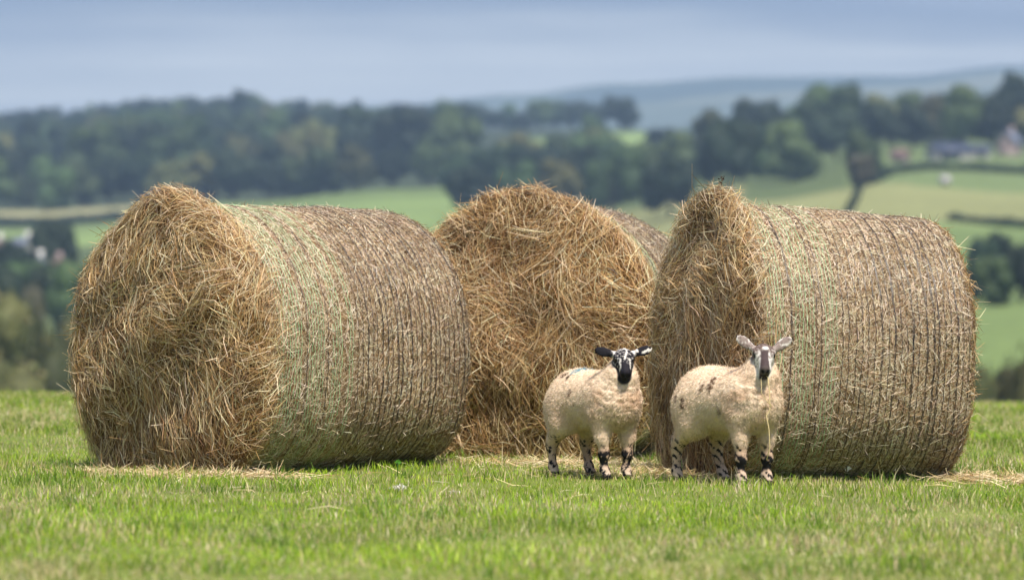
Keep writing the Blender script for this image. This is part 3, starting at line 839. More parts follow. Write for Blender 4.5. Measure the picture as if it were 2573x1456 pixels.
def make_sheep(label, front_px, d, alpha, scale, head, legs, face, seed, stains, fat=1.0):
    """x forward, y to its left, z up; head = dict(pos, yaw to camera, pitch)"""
    rng = np.random.default_rng(seed)
    B = []      # (kind, args, blend, isHead)
    f = fat
    B.append(('e', ((0.00, 0, 0.402), (0.25, 0.146 * f, 0.150)), 0.06, 0))
    B.append(('e', ((-0.155, 0, 0.405), (0.160, 0.145 * f, 0.152)), 0.06, 0))
    B.append(('e', ((0.160, 0, 0.402), (0.135, 0.134 * f, 0.150)), 0.06, 0))
    B.append(('e', ((0.222, 0, 0.390), (0.095, 0.106 * f, 0.112)), 0.05, 0))
    hp = np.array(head['pos'], float)
    yaw, pit = head['yaw'], head['pitch']
    hdir = np.array([math.cos(yaw), math.sin(yaw), 0])
    va = np.array([-math.sin(yaw), math.cos(yaw), 0])
    ro = head.get('roll', 0.0)
    va = va * math.cos(ro) + np.array([0, 0, 1.0]) * math.sin(ro)
    aa = hdir * math.cos(pit) + np.array([0, 0, -math.sin(pit)])
    aa = aa - va * (aa @ va); aa /= np.linalg.norm(aa)
    wa = np.cross(aa, va)
    HM = np.stack([aa, va, wa])
    hs = head.get('size', 0.9)
    H = lambda a, v, w: hp + hs * (a * aa + v * va + w * wa)
    nb = H(0.030, 0, -0.080)
    B.append(('c', ((0.185, 0, 0.43), nb * 0.45 + np.array([0.225, 0, 0.46]) * 0.55, 0.118, 0.080), 0.06, 0))
    B.append(('c', (nb * 0.45 + np.array([0.225, 0, 0.46]) * 0.55, nb + np.array([-0.015, 0, -0.02]), 0.080, 0.052), 0.04, 0))
    # legs
    for (side, kind, (dx, dy)) in legs:
        y = side * 0.082
        if kind == 'f':
            x = 0.185
            B.append(('c', ((x, y, 0.33), (x + 0.01 + dx * 0.3, y + dy * 0.3, 0.20), 0.058, 0.033), 0.04, 0))
            B.append(('c', ((x + 0.01 + dx * 0.3, y + dy * 0.3, 0.215), (x + 0.012 + dx * 0.6, y + dy * 0.6, 0.130), 0.034, 0.0255), 0.02, 0))
            B.append(('e', ((x + 0.016 + dx * 0.6, y + dy * 0.6, 0.128), (0.025, 0.025, 0.034)), 0.02, 0))
            B.append(('c', ((x + 0.012 + dx * 0.6, y + dy * 0.6, 0.120), (x + 0.006 + dx * 0.9, y + dy * 0.9, 0.052), 0.0215, 0.0195), 0.02, 0))
            B.append(('e', ((x + 0.012 + dx * 0.92, y + dy * 0.92, 0.046), (0.025, 0.024, 0.022)), 0.02, 0))
            B.append(('c', ((x + 0.012 + dx * 0.95, y + dy * 0.95, 0.042), (x + 0.028 + dx, y + dy, 0.016), 0.021, 0.025), 0.015, 0))
        else:
            x = -0.19
            B.append(('e', ((x + 0.005, y * 1.05, 0.335), (0.108, 0.074, 0.120)), 0.06, 0))
            B.append(('c', ((x + 0.04, y * 1.15, 0.275), (x - 0.045 + dx * 0.5, y * 1.15 + dy * 0.5, 0.185), 0.062, 0.031), 0.04, 0))
            B.append(('c', ((x - 0.045 + dx * 0.5, y * 1.15 + dy * 0.5, 0.190), (x - 0.055 + dx * 0.6, y * 1.15 + dy * 0.6, 0.150), 0.032, 0.027), 0.03, 0))
            B.append(('c', ((x - 0.055 + dx * 0.6, y * 1.15 + dy * 0.6, 0.155), (x - 0.035 + dx * 0.9, y * 1.15 + dy * 0.9, 0.052), 0.0255, 0.0195), 0.02, 0))
            B.append(('e', ((x - 0.030 + dx * 0.92, y * 1.15 + dy * 0.92, 0.046), (0.025, 0.024, 0.022)), 0.02, 0))
            B.append(('c', ((x - 0.030 + dx * 0.95, y * 1.15 + dy * 0.95, 0.042), (x - 0.012 + dx, y * 1.15 + dy, 0.016), 0.021, 0.025), 0.015, 0))
    # head
    B.append(('eo', (H(0.048, 0, -0.038), (0.072, 0.060, 0.056), HM), 0.03, 1))
    B.append(('c', (H(0.07, 0, -0.030), H(0.165, 0, -0.034), 0.049, 0.030), 0.025, 1))
    B.append(('eo', (H(0.125, 0, -0.012), (0.065, 0.022, 0.016), HM), 0.02, 1))
    B.append(('c', (H(0.055, 0, -0.075), H(0.155, 0, -0.064), 0.042, 0.023), 0.025, 1))
    B.append(('eo', (H(0.178, 0, -0.040), (0.027, 0.031, 0.030), HM), 0.02, 1))
    B.append(('eo', (H(0.172, 0, -0.070), (0.024, 0.026, 0.016), HM), 0.012, 1))
    for sg in (-1, 1):
        B.append(('eo', (H(0.062, sg * 0.047, -0.012), (0.024, 0.017, 0.016), HM), 0.015, 1))
        ed = nrm(va * sg * 1.0 + np.array([0, 0, head.get('ear', 0.25)]) - aa * 0.10)
        en = nrm(hdir + 0.25 * wa); en = nrm(en - ed * (en @ ed)); eu = np.cross(en, ed)
        EM = np.stack([ed, eu, en])
        root_ = H(0.022, sg * 0.050, -0.030)
        B.append(('eo', (root_ + ed * 0.062, (0.058, head.get('earw', 0.026), 0.0075), EM), 0.012, 2))
        B.append(('c', (root_, root_ + ed * 0.03, 0.020, 0.014), 0.015, 2))
    def shrink(it):
        if it[3] == 0: return it
        a = it[1]
        a = (a[0], tuple(np.array(a[1]) * hs), a[2]) if it[0] == 'eo' else (a[0], a[1], a[2] * hs, a[3] * hs)
        return (it[0], a, it[2] * hs, it[3])
    B = [shrink(i) for i in B]
    def ev(P, item):
        k, a = item[0], item[1]
        if k == 'e': return sd_ell(P, np.array(a[0]), np.array(a[1]))
        if k == 'eo': return sd_ell(P, np.array(a[0]), np.array(a[1]), a[2])
        return sd_cone(P, *a)
    def bounds(item):
        k, a = item[0], item[1]
        if k == 'c':
            lo = np.minimum(np.asarray(a[0]) - a[2], np.asarray(a[1]) - a[3]); hi = np.maximum(np.asarray(a[0]) + a[2], np.asarray(a[1]) + a[3])
        else:
            rr = np.array(a[1]) if k == 'e' else np.full(3, max(a[1]))
            lo = np.array(a[0]) - rr; hi = np.array(a[0]) + rr
        return lo - 0.07, hi + 0.07
    h = 0.0058
    los = np.min([bounds(i)[0] for i in B], 0) + 0.03; his = np.max([bounds(i)[1] for i in B], 0) - 0.03
    los[2] = -0.03
    dims = np.ceil((his - los) / h).astype(int) + 1
    F = np.full(dims, 1.0)
    axs = [los[k] + np.arange(dims[k]) * h for k in range(3)]
    def apply(item, mode):
        lo, hi = bounds(item)
        s = tuple(slice(max(0, int((lo[k] - los[k]) / h)), min(dims[k], int((hi[k] - los[k]) / h) + 2)) for k in range(3))
        G = np.stack(np.meshgrid(axs[0][s[0]], axs[1][s[1]], axs[2][s[2]], indexing='ij'), -1)
        v = ev(G, item)
        if mode == 'add': F[s] = smin(F[s], v, item[2])
        else: F[s] = -smin(-F[s], v, item[2])
    for it in B: apply(it, 'add')
    cut = lambda it: apply(shrink(it), 'sub')
    for sg in (-1, 1):      # nostrils, eye sockets
        cut(('eo', (H(0.203, sg * 0.014, -0.030), (0.010, 0.007, 0.006), HM), 0.006, 1))
        cut(('eo', (H(0.076, sg * 0.058, -0.020), (0.015, 0.010, 0.009), HM), 0.010, 1))
    cut(('eo', (H(0.20, 0, -0.060), (0.030, 0.034, 0.0035), HM), 0.004, 1))   # mouth
    V, Q = surface_nets(F, los, h)
    # which zone each vertex is in
    fb = np.full(len(V), 9.0); fh = np.full(len(V), 9.0); fe = np.full(len(V), 9.0)
    for it in B:
        v = ev(V, it)
        if it[3] == 0: fb = np.minimum(fb, v)
        elif it[3] == 1: fh = np.minimum(fh, v)
        else: fe = np.minimum(fe, v)
    hc = (V - hp) @ HM.T / hs
    # normals
    def normals(V):
        n = np.zeros_like(V)
        fn = np.cross(V[Q[:, 2]] - V[Q[:, 0]], V[Q[:, 3]] - V[Q[:, 1]])
        for k in range(4): np.add.at(n, Q[:, k], fn)
        return nrm(n)
    Nn = normals(V)
    headw = sstep(0.014, 0.002, fh - fb) * sstep(-0.01, 0.02, hc[:, 0] + 0.6 * np.clip(hc[:, 2] + 0.05, -1, 1) + 0.035)
    headw = np.maximum(headw, (fe < np.minimum(fb, fh) + 0.002).astype(float))
    hindleg = V[:, 0] < -0.02
    nz = 0.02 * wavy(V, seed + 3, 50.0, 2)
    legw = sstep(0.035, -0.035, V[:, 2] - np.where(hindleg, 0.205, 0.190) - nz)
    wool = np.clip(1 - headw - legw, 0, 1)
    # fleece relief: fine crimp everywhere, deep folds on chest and neck
    chest = np.exp(-(((V[:, 0] - 0.27) / 0.15) ** 2 + ((V[:, 2] - 0.40) / 0.14) ** 2))
    fold = wavy(V * np.array([0.7, 0.8, 1.5]), seed + 5, 150.0, 2)
    V = V + Nn * (wool * (0.0016 * wavy(V, seed + 6, 260.0, 2) + 0.002 * wavy(V, seed + 8, 55.0, 2) + chest * 0.0036 * fold))[:, None]
    Nn = normals(V)
    # colours
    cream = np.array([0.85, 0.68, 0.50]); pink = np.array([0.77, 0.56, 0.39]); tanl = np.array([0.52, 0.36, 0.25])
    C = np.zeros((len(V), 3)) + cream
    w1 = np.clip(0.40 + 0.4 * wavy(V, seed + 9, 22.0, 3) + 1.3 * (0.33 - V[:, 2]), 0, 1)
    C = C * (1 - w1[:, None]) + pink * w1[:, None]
    C = C * (1 - 0.30 * (chest * sstep(0.1, -0.5, fold) * wool)[:, None])  # creases of the chest folds darkened in the colour, as painted shade
    ru = chest * sstep(-0.1, 0.6, wavy(V, seed + 10, 38.0, 3))
    C = C * (1 - 0.55 * ru[:, None]) + np.array([0.50, 0.30, 0.17]) * 0.55 * ru[:, None]
    for (sx, sz, ry, rz_, side, col, st) in stains:       # marks on fleece: place along the flank
        m = np.exp(-(((V[:, 0] - sx) / ry) ** 2 + ((V[:, 2] - sz) / rz_) ** 2) * 1.1 + 0.7 * wavy(V, seed + 12, 240.0, 2))
        m = sstep(0.45, 0.75, m) * wool * st
        if side < 0: m = m * (Nn[:, 1] < 0.15)
        elif side > 0: m = m * (Nn[:, 2] > 0.3)
        C = C * (1 - m[:, None]) + np.array(col) * m[:, None]
    sp = wavy(V * np.array([1, 1, 0.8]), seed + 14, 250.0, 2)
    lg = np.zeros_like(C) + tanl
    lg = lg * (1 - 0.6 * sstep(0.10, 0.02, V[:, 2])[:, None]) + np.array([0.60, 0.49, 0.39]) * 0.6 * sstep(0.10, 0.02, V[:, 2])[:, None]
    knee = sstep(0.048, 0.028, np.abs(V[:, 2] - 0.105)) * (~hindleg)
    dark = np.clip(sstep(0.36, 0.48, sp + np.where(hindleg, 0.04, 0.30) * sstep(0.2, 0.06, V[:, 2])) + knee * sstep(-0.75, -0.35, sp), 0, 1)
    dark = np.maximum(dark, sstep(0.026, 0.018, V[:, 2]) * 0.9)
    lg = lg * (1 - dark[:, None]) + np.array([0.012, 0.010, 0.011]) * dark[:, None]
    C = C * (1 - legw[:, None]) + lg * legw[:, None]
    a_, v_, w_ = hc[:, 0], hc[:, 1], hc[:, 2]
    ear = (fe < np.minimum(fb, fh) + 0.001)
    n1 = wavy(hc, seed + 20, 300.0, 2); n2 = wavy(hc, seed + 22, 120.0, 2)
    blk = np.array([0.016, 0.014, 0.019]); wht = np.array([0.78, 0.73, 0.66]); brn = np.array([0.115, 0.075, 0.062])
    if face == 'black':
        hcol = np.zeros_like(C) + blk
        blaze = sstep(0.007, 0.002, np.abs(v_ - 0.006 - 0.008 * np.sin(a_ * 42)) + 0.004 * n1) * sstep(0.115, 0.095, a_) * sstep(-0.01, 0.01, a_)
        crownp = sstep(0.45, 0.65, n1 + 0.3 * sstep(0.05, 0.0, a_)) * sstep(0.055, 0.02, a_) * (np.abs(v_) < 0.045)
        stripe = sstep(0.008, 0.003, np.abs(np.abs(v_) - 0.030 - 0.002 * n2) + 0.004 * (n1 < -0.1)) * sstep(0.085, 0.10, a_) * sstep(0.165, 0.15, a_)
        cheek = sstep(-0.074, -0.088, w_ - 0.010 * n2) * sstep(0.16, 0.13, a_)
        spots = sstep(0.42, 0.55, n1) * 0.8 * sstep(0.14, 0.11, a_)
        wm = np.clip(np.maximum.reduce([blaze, crownp, stripe, cheek, spots * 0.6]), 0, 1)
        hcol = hcol * (1 - wm[:, None]) + wht * wm[:, None]
        ecol = np.zeros_like(C) + blk * 0.8
        ew = np.maximum(sstep(0.30, 0.45, n2) * (v_ > 0), sstep(0.078, 0.062, np.abs(v_)) * sstep(-0.2, 0.2, n2 + 0.3))
        ecol = ecol * (1 - ew[:, None]) + wht * ew[:, None] * 0.9
    else:
        hcol = np.zeros_like(C) + wht * 0.95
        fore = sstep(0.095, 0.060, a_ + 0.022 * n2 + 0.012 * n1) * sstep(-0.085, -0.06, w_)
        nose = sstep(0.026, 0.018, np.abs(v_ + 0.003) - 0.10 * np.clip(a_ - 0.13, 0, 1)) * sstep(0.062, 0.085, a_)
        muz = sstep(0.176, 0.190, a_) * sstep(-0.062, -0.048, w_)
        mott = sstep(0.12, 0.34, n1) * 0.75 * sstep(0.16, 0.12, a_)
        bw = np.clip(np.maximum.reduce([fore * (1 - 0.75 * sstep(0.40, 0.55, n1)), mott]), 0, 1)
        star = sstep(0.022, 0.012, np.hypot(v_ - 0.004, a_ - 0.062) + 0.006 * n1)
        bw = bw * (1 - star)
        hcol = hcol * (1 - bw[:, None]) + brn * bw[:, None]
        dk = np.clip(nose, 0, 1)
        hcol = hcol * (1 - dk[:, None]) + np.array([0.065, 0.045, 0.044]) * dk[:, None]
        hcol = hcol * (1 - 0.35 * muz[:, None]) + np.array([0.16, 0.13, 0.12]) * 0.35 * muz[:, None]
        ecol = np.zeros_like(C) + wht * 0.9
        ein = sstep(-0.1, 0.35, n2 + 0.6) * (Nn @ hdir > 0.35) * sstep(0.155, 0.13, np.abs(v_))
        ecol = ecol * (1 - 0.75 * ein[:, None]) + np.array([0.13, 0.07, 0.055]) * 0.75 * ein[:, None]
        e2 = sstep(0.35, 0.5, n1)
        ecol = ecol * (1 - 0.7 * e2[:, None]) + brn * 0.7 * e2[:, None]
    mouth = sstep(0.007, 0.003, np.abs(w_ + 0.060)) * sstep(0.165, 0.18, a_) + sstep(0.012, 0.007, np.hypot(np.abs(v_) - 0.014, w_ + 0.030)) * sstep(0.185, 0.195, a_)
    eyer = sstep(0.021, 0.014, np.hypot(np.hypot(a_ - 0.076, (np.abs(v_) - 0.056) * 0.7), (w_ + 0.020) * 1.1))
    dk = np.clip(mouth + eyer, 0, 1)
    hcol = hcol * (1 - dk[:, None]) + np.array([0.010, 0.008, 0.008]) * dk[:, None]
    hcol = np.where(ear[:, None], ecol, hcol)
    C = C * (1 - headw[:, None]) + hcol * headw[:, None]

    # place it: front feet at the given spot, turned by alpha from facing the camera
    X = (front_px - 1286.5) / FPX * d
    fwd = np.array([math.sin(alpha), -math.cos(alpha)])
    ox, oy = X - fwd[0] * 0.2 * scale, d - fwd[1] * 0.2 * scale
    zf = float(ground_z(X, d)); zr = float(ground_z(ox - fwd[0] * 0.2 * scale, oy - fwd[1] * 0.2 * scale))
    zo = (zf + zr) / 2
    root = empty('sheep', (ox, oy, zo + 0.004))
    root.rotation_euler = Euler((0, -math.atan2(zf - zr, 0.4 * scale), math.atan2(fwd[1], fwd[0])), 'XYZ')
    root.scale = (scale,) * 3
    tag(root, label, 'sheep', 'two lambs standing in front of the bales')
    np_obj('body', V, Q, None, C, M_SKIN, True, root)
    # eyes
    for sg in (-1, 1):
        u = np.linspace(0, pi, 9); w = np.linspace(0, 2 * pi, 15)[:-1]
        Ug, Wg = np.meshgrid(u, w, indexing='ij')
        S = np.stack([np.sin(Ug) * np.cos(Wg), np.sin(Ug) * np.sin(Wg), np.cos(Ug)], -1).reshape(-1, 3) * np.array([0.0115, 0.009, 0.0095]) * hs
        S = S @ HM + H(0.074, sg * 0.0535, -0.019)
        Qe = [(i * 14 + j, i * 14 + (j + 1) % 14, (i + 1) * 14 + (j + 1) % 14, (i + 1) * 14 + j) for i in range(8) for j in range(14)]
        np_obj('eye', S, np.array(Qe), None, None, M_EYE, True, root)
    # fleece: short wool locks all over the woolly parts
    fa = np.linalg.norm(np.cross(V[Q[:, 2]] - V[Q[:, 0]], V[Q[:, 3]] - V[Q[:, 1]]), axis=-1)
    fw = fa * wool[Q].mean(1) ** 3
    n = 52000
    fi = rng.choice(len(Q), n, p=fw / fw.sum())
    bc = rng.dirichlet(np.ones(4), n)
    P = (V[Q[fi]] * bc[:, :, None]).sum(1); Nf = nrm((Nn[Q[fi]] * bc[:, :, None]).sum(1)); Cf = (C[Q[fi]] * bc[:, :, None]).sum(1)
    T = nrm(Nf * rng.uniform(0.2, 0.7, (n, 1)) + np.array([-0.45, 0, -0.65]) + rng.normal(0, 0.4, (n, 3)))
    ln = rng.uniform(0.009, 0.019, n)
    Cf = np.clip(Cf * np.exp(rng.normal(0.04, 0.10, (n, 1))), 0, 0.92)
    t = ribbons(P + T * (ln * 0.35)[:, None], T, nrm(np.cross(T, rng.normal(size=(n, 3)))), ln, rng.uniform(0.0010, 0.0018, n), Cf, rng, K=3, bend=0.3, taper=0.5)
    tag(np_obj('fleece', t[0], t[1], None, t[2], M_FLEECE, False, root), kind='stuff')
    return root, H

A1 = math.radians(32)
DUNG = (0.11, 0.055, 0.024); BLUE = (0.05, 0.27, 0.36)
sheep_1, H1 = make_sheep('lamb with a black face and black ears standing between the bales', 1545, 24.6, A1, 0.985,
    dict(pos=(0.265, 0.0, 0.672), yaw=-A1 + math.radians(4), pitch=math.radians(44), size=0.86, ear=0.22, earw=0.031, roll=math.radians(2)),
    [(1, 'f', (0.00, -0.012)), (-1, 'f', (0.0, 0.022)), (1, 'h', (0.03, 0.0)), (-1, 'h', (-0.03, 0.0))], 'black', 3,
    [(-0.10, 0.515, 0.022, 0.022, -1, DUNG, 0.95), (-0.155, 0.525, 0.026, 0.018, -1, DUNG, 0.95), (-0.02, 0.44, 0.017, 0.032, -1, DUNG, 0.95),
     (0.02, 0.375, 0.010, 0.010, -1, DUNG, 0.7), (-0.09, 0.565, 0.045, 0.040, 1, BLUE, 0.85)])
A2 = math.radians(36)
sheep_2, H2 = make_sheep('larger lamb with a pale mottled face and white-rimmed ears, hay hanging from its mouth', 1893, 24.15, A2, 1.04,
    dict(size=0.87, pos=(0.262, 0.0, 0.676), yaw=-A2 + math.radians(2), pitch=math.radians(39), ear=0.68, earw=0.031, roll=math.radians(-1)),
    [(1, 'f', (0.0, 0.0)), (-1, 'f', (0.0, 0.006)), (1, 'h', (0.05, 0.01)), (-1, 'h', (-0.05, -0.01))], 'pale', 8,
    [(0.03, 0.475, 0.024, 0.052, -1, DUNG, 0.95), (-0.03, 0.455, 0.022, 0.024, -1, DUNG, 0.95), (-0.145, 0.375, 0.024, 0.044, -1, DUNG, 0.95),
     (-0.205, 0.40, 0.018, 0.024, -1, DUNG, 0.9), (0.10, 0.35, 0.02, 0.03, -1, DUNG, 0.7), (0.0, 0.565, 0.030, 0.04, 1, BLUE, 0.4)], fat=1.06)

# hay stems hanging from the mouth of the second sheep
def mouth_straw():
    bpy.context.view_layer.update()
    M = sheep_2.matrix_world
    m0 = M @ Vector(H2(0.185, 0.004, -0.066))
    A = Acc()
    for (pts, r) in (([(0, 0, 0), (0.012, -0.010, -0.012), (0.020, -0.012, -0.085), (0.022, -0.018, -0.17), (0.004, -0.03, -0.20), (0.016, -0.035, -0.27), (0.020, -0.035, -0.36), (0.004, -0.03, -0.42)], 0.0026),
                     ([(-0.012, 0.0, 0.0), (-0.022, -0.012, -0.02), (-0.020, -0.018, -0.09), (0.004, -0.02, -0.125), (0.03, -0.025, -0.155)], 0.0018)):
        path = [np.array(m0) + np.array(p) for p in pts]
        V, Q, T = tube(path, [r] * len(path), 5)
        A.add(V, Q, T, (0.76, 0.60, 0.30))
    o = A.obj('dangling_hay', M_STRAW, True)
    tag(o, 'long pale hay stem hanging from the mouth of the pale-faced sheep', 'hay stem')
mouth_straw()

# bits of lost wool and a seedling
def wool_tuft(px, d, size, label, seed):
    r = np.random.default_rng(seed)
    x, y, z = at(px, d)
    A = Acc(); n = 160
    c = np.array([x, y, z + 0.018]) + r.normal(0, 1, (n, 3)) * np.array([size * 0.6, size * 0.35, size * 0.22])
    t = ribbons(c, r.normal(size=(n, 3)), nrm(r.normal(size=(n, 3))), r.uniform(0.3, 0.6, n) * size, np.full(n, size * 0.22), palette(r, n, [(0.74, 0.70, 0.62)], [1], 0.1), r, K=3, bend=0.35)
    A.add(t[0], t[1], None, t[2])
    tag(A.obj('wool_tuft', M_STRAW), label, 'wool', 'tufts of lost wool on the grass')
wool_tuft(1005, 23.6, 0.030, 'larger white tuft of wool lying on the grass before the leftmost bale', 1)
wool_tuft(1140, 23.2, 0.016, 'small white speck of wool on the grass right of the larger tuft', 2)

def seedling():
    x, y, z = at(1003, 25.4)
    x, y = x, 25.05
    z = float(ground_z(x, y))
    A = Acc()
    V, Q, T = tube([(x, y, z), (x, y + 0.005, z + 0.05), (x + 0.005, y, z + 0.075)], [0.003, 0.0025, 0.002], 6)
    A.add(V, Q, T, (0.10, 0.26, 0.03))
    root = A.obj('seedling', M_GRASS, True)
    for k, (dx, dz, ln) in enumerate(((-0.028, 0.010, 0.035), (0.030, 0.006, 0.035), (0.004, 0.032, 0.04), (-0.018, 0.024, 0.03), (0.02, -0.01, 0.03))):
        c = np.array([x + 0.003, y, z + 0.073]); tip = c + 0.62 * np.array([dx, -0.012, dz]); s = nrm(np.cross(tip - c, np.array([0, -1, 0.3]))) * ln * 0.20
        m = (c + tip) / 2
        Vl = np.array([c, m + s, tip, m - s, m + np.array([0, 0.004, -0.004])])
        Al = Acc(); Al.add(Vl, None, np.array([(0, 1, 4), (1, 2, 4), (2, 3, 4), (3, 0, 4)]), (0.13, 0.36, 0.04))
        Al.obj('leaf', M_GRASS, False, root)
    tag(root, 'small bright green seedling at the foot of the leftmost bale', 'plant')
seedling()

# ---------------------------------------------------------------- trees
def crown_mesh(name, seed, h, w, base, n_leaf, leaf, cols, wts, lumps=16):
    r = np.random.default_rng(seed)
    A = Acc()
    cz = base + (h - base) * 0.52
    C0 = []
    for k in range(lumps):
        a = r.uniform(0, 2 * pi); q = math.sqrt(r.random()); zz = r.uniform(-0.85, 0.95)
        rad = math.sqrt(max(0.05, 1 - zz * zz * 0.85))
        C0.append((math.cos(a) * q * rad * w * 0.36, math.sin(a) * q * rad * w * 0.36, cz + zz * (h - base) * 0.36, r.uniform(0.16, 0.26) * w))
    C0 = np.array(C0)
    # heart of the crown: lumpy inner mass, shade put into its darker colour
    u = np.linspace(0.05, pi - 0.05, 7); v = np.linspace(0, 2 * pi, 11)[:-1]
    Ug, Wg = np.meshgrid(u, v, indexing='ij')
    S = np.stack([np.sin(Ug) * np.cos(Wg), np.sin(Ug) * np.sin(Wg), np.cos(Ug)], -1).reshape(-1, 3)
    Qs = np.array([(i * 10 + j, (i + 1) * 10 + j, (i + 1) * 10 + (j + 1) % 10, i * 10 + (j + 1) % 10) for i in range(6) for j in range(10)])
    mean = np.array(cols[0])
    for c in C0:
        A.add(S * c[3] * 0.80 * (1 + 0.15 * r.normal(size=(70, 1))) + c[:3], Qs, None, mean * r.uniform(0.75, 1.0))
    per = n_leaf // lumps
    for c in C0:
        d = nrm(r.normal(size=(per, 3)))
        P = c[:3] + d * (c[3] * r.uniform(0.78, 1.14, (per, 1)))
        tone = r.uniform(0.8, 1.25)
        col = palette(r, per, cols, wts, 0.18) * tone
        t = ribbons(P, r.normal(size=(per, 3)), nrm(d + r.normal(0, 0.5, (per, 3))), r.uniform(0.7, 1.4, per) * leaf, r.uniform(0.4, 0.8, per) * leaf, col, r, K=2, taper=0.5)
        A.add(t[0], t[1], None, t[2])
    return A.mesh(name, M_LEAF)

def trunk_mesh(name, seed, h, base, w):
    r = np.random.default_rng(seed)
    A = Acc()
    rt = h * 0.028
    top = base + (h - base) * 0.45
    V, Q, T = tube([(0, 0, -0.5), (0.05, 0, 0.3), (0.02, 0.05, base * 0.8), (r.normal(0, 0.2), r.normal(0, 0.2), top)], [rt * 1.5, rt * 1.1, rt * 0.9, rt * 0.4], 8)
    A.add(V, Q, T, 0.2)
    for k in range(6):
        a = k / 6 * 2 * pi + r.uniform(-0.4, 0.4); z0 = base * 0.8 + (top - base * 0.8) * r.uniform(0, 0.8)
        L1 = w * r.uniform(0.2, 0.34)
        V, Q, T = tube([(0.02, 0.05, z0), (math.cos(a) * L1 * 0.5, math.sin(a) * L1 * 0.5, z0 + L1 * 0.45), (math.cos(a) * L1, math.sin(a) * L1, z0 + L1 * 0.9)], [rt * 0.5, rt * 0.35, rt * 0.15], 6)
        A.add(V, Q, T, 0.2)
    return A.mesh(name, M_BARK)

G_DARK = [(0.022, 0.039, 0.020), (0.033, 0.055, 0.023), (0.016, 0.031, 0.017)]
G_MID = [(0.064, 0.104, 0.036), (0.095, 0.140, 0.046), (0.042, 0.072, 0.028)]
G_OLIVE = [(0.115, 0.125, 0.045), (0.140, 0.135, 0.055), (0.085, 0.100, 0.038)]
G_RUST = [(0.110, 0.105, 0.060), (0.110, 0.108, 0.055), (0.090, 0.090, 0.052)]
W3 = [3, 2, 2]
KINDS = {}
def tree_kind(key, seeds, h, w, base, cols, n_leaf=1900, leaf=0.55):
    KINDS[key] = [(crown_mesh('crown', s, h, w, base, n_leaf, leaf, cols, W3), trunk_mesh('trunk', s + 50, h, base, w), h, w) for s in seeds]
tree_kind('dark', (1, 2, 3), 10.0, 10.0, 0.5, G_DARK)
tree_kind('mid', (4, 5, 6), 9.5, 10.5, 0.4, G_MID)
tree_kind('olive', (7, 8), 9.0, 9.5, 0.3, G_OLIVE)
tree_kind('rust', (9, 10), 8.5, 9.0, 0.3, G_RUST)
tree_kind('bush', (12, 13), 4.0, 5.0, 0.2, G_OLIVE, 2200, 0.24)
tree_kind('tall', (14, 15), 12.0, 7.0, 0.8, G_DARK)

trng = np.random.default_rng(99)
def tree(px, d, kind, label, group=None, sc=1.0, name='tree', h=None, w=None):
    x, y, z = at(px, d)
    cm, tm, h0, w0 = KINDS[kind][int(trng.integers(len(KINDS[kind])))]
    root = empty(name, (x, y, z - 0.15))
    sz = (h / h0) if h else sc * trng.uniform(0.75, 1.22)
    sw = (w / w0) if w else sz * trng.uniform(0.9, 1.1)
    root.scale = (sw, sw, sz)
    root.rotation_euler = (0, 0, trng.uniform(0, 2 * pi))
    tag(root, label, 'bush' if name == 'bush' else 'tree', group)
    for nm, me in (('trunk', tm), ('crown', cm)):
        c = bpy.data.objects.new(nm, me)
        COL.objects.link(c); c.parent = root
    return root

def pick(kinds, wts):
    w = np.array(wts, float)
    return kinds[int(trng.choice(len(kinds), p=w / w.sum()))]

LAB = {'dark': 'dark blue-green tree', 'mid': 'mid-green tree', 'olive': 'yellowish tree', 'rust': 'brownish tree', 'tall': 'narrow dark tree'}
def col_word(p):
    for lim, t in ((170, 'left of the leftmost bale'), (330, "above the leftmost bale's shoulder"), (520, "above the leftmost bale's peak"), (750, "above the leftmost bale's near net"),
                   (950, "above the leftmost bale's far end"), (1180, "left of the middle bale"), (1330, "above the middle bale's shoulder"), (1500, "above the middle bale's peak"),
                   (1680, "right of the middle bale"), (1800, "above the netted bale's peak"), (1960, "above the netted bale's green strands"), (2200, "above the netted bale's middle"),
                   (2400, "above the netted bale's far end"), (9999, 'near the upper right corner')):
        if p < lim: return t
def wood(px0, px1, d0, d1, rows, step, where, group, mix, sc=1.0, skip=None, fade=0.0):
    for i in range(rows):
        d = d0 + (d1 - d0) * (i + 0.5) / rows
        stp = step * FPX / d
        p = px0 + trng.uniform(0, stp)
        while p < px1:
            dd = d + trng.uniform(-0.5, 0.5) * (d1 - d0) / rows
            if not (skip and skip(p, dd)):
                k = pick(*mix)
                tree(p, dd, k, LAB[k] + ' ' + where + (', ' + ('lowest', 'low', 'middle', 'upper', 'top')[min(4, int((i + 0.5) / rows * 5))] + ' row' if rows > 1 else '') + ', ' + col_word(p), group + ', ' + k, sc * (1 - fade * i / rows))
            p += stp * trng.uniform(0.75, 1.25)
MIXL = (['dark', 'mid', 'olive', 'rust', 'tall'], [3.2, 4.6, 1.2, 0.3, 0.5])
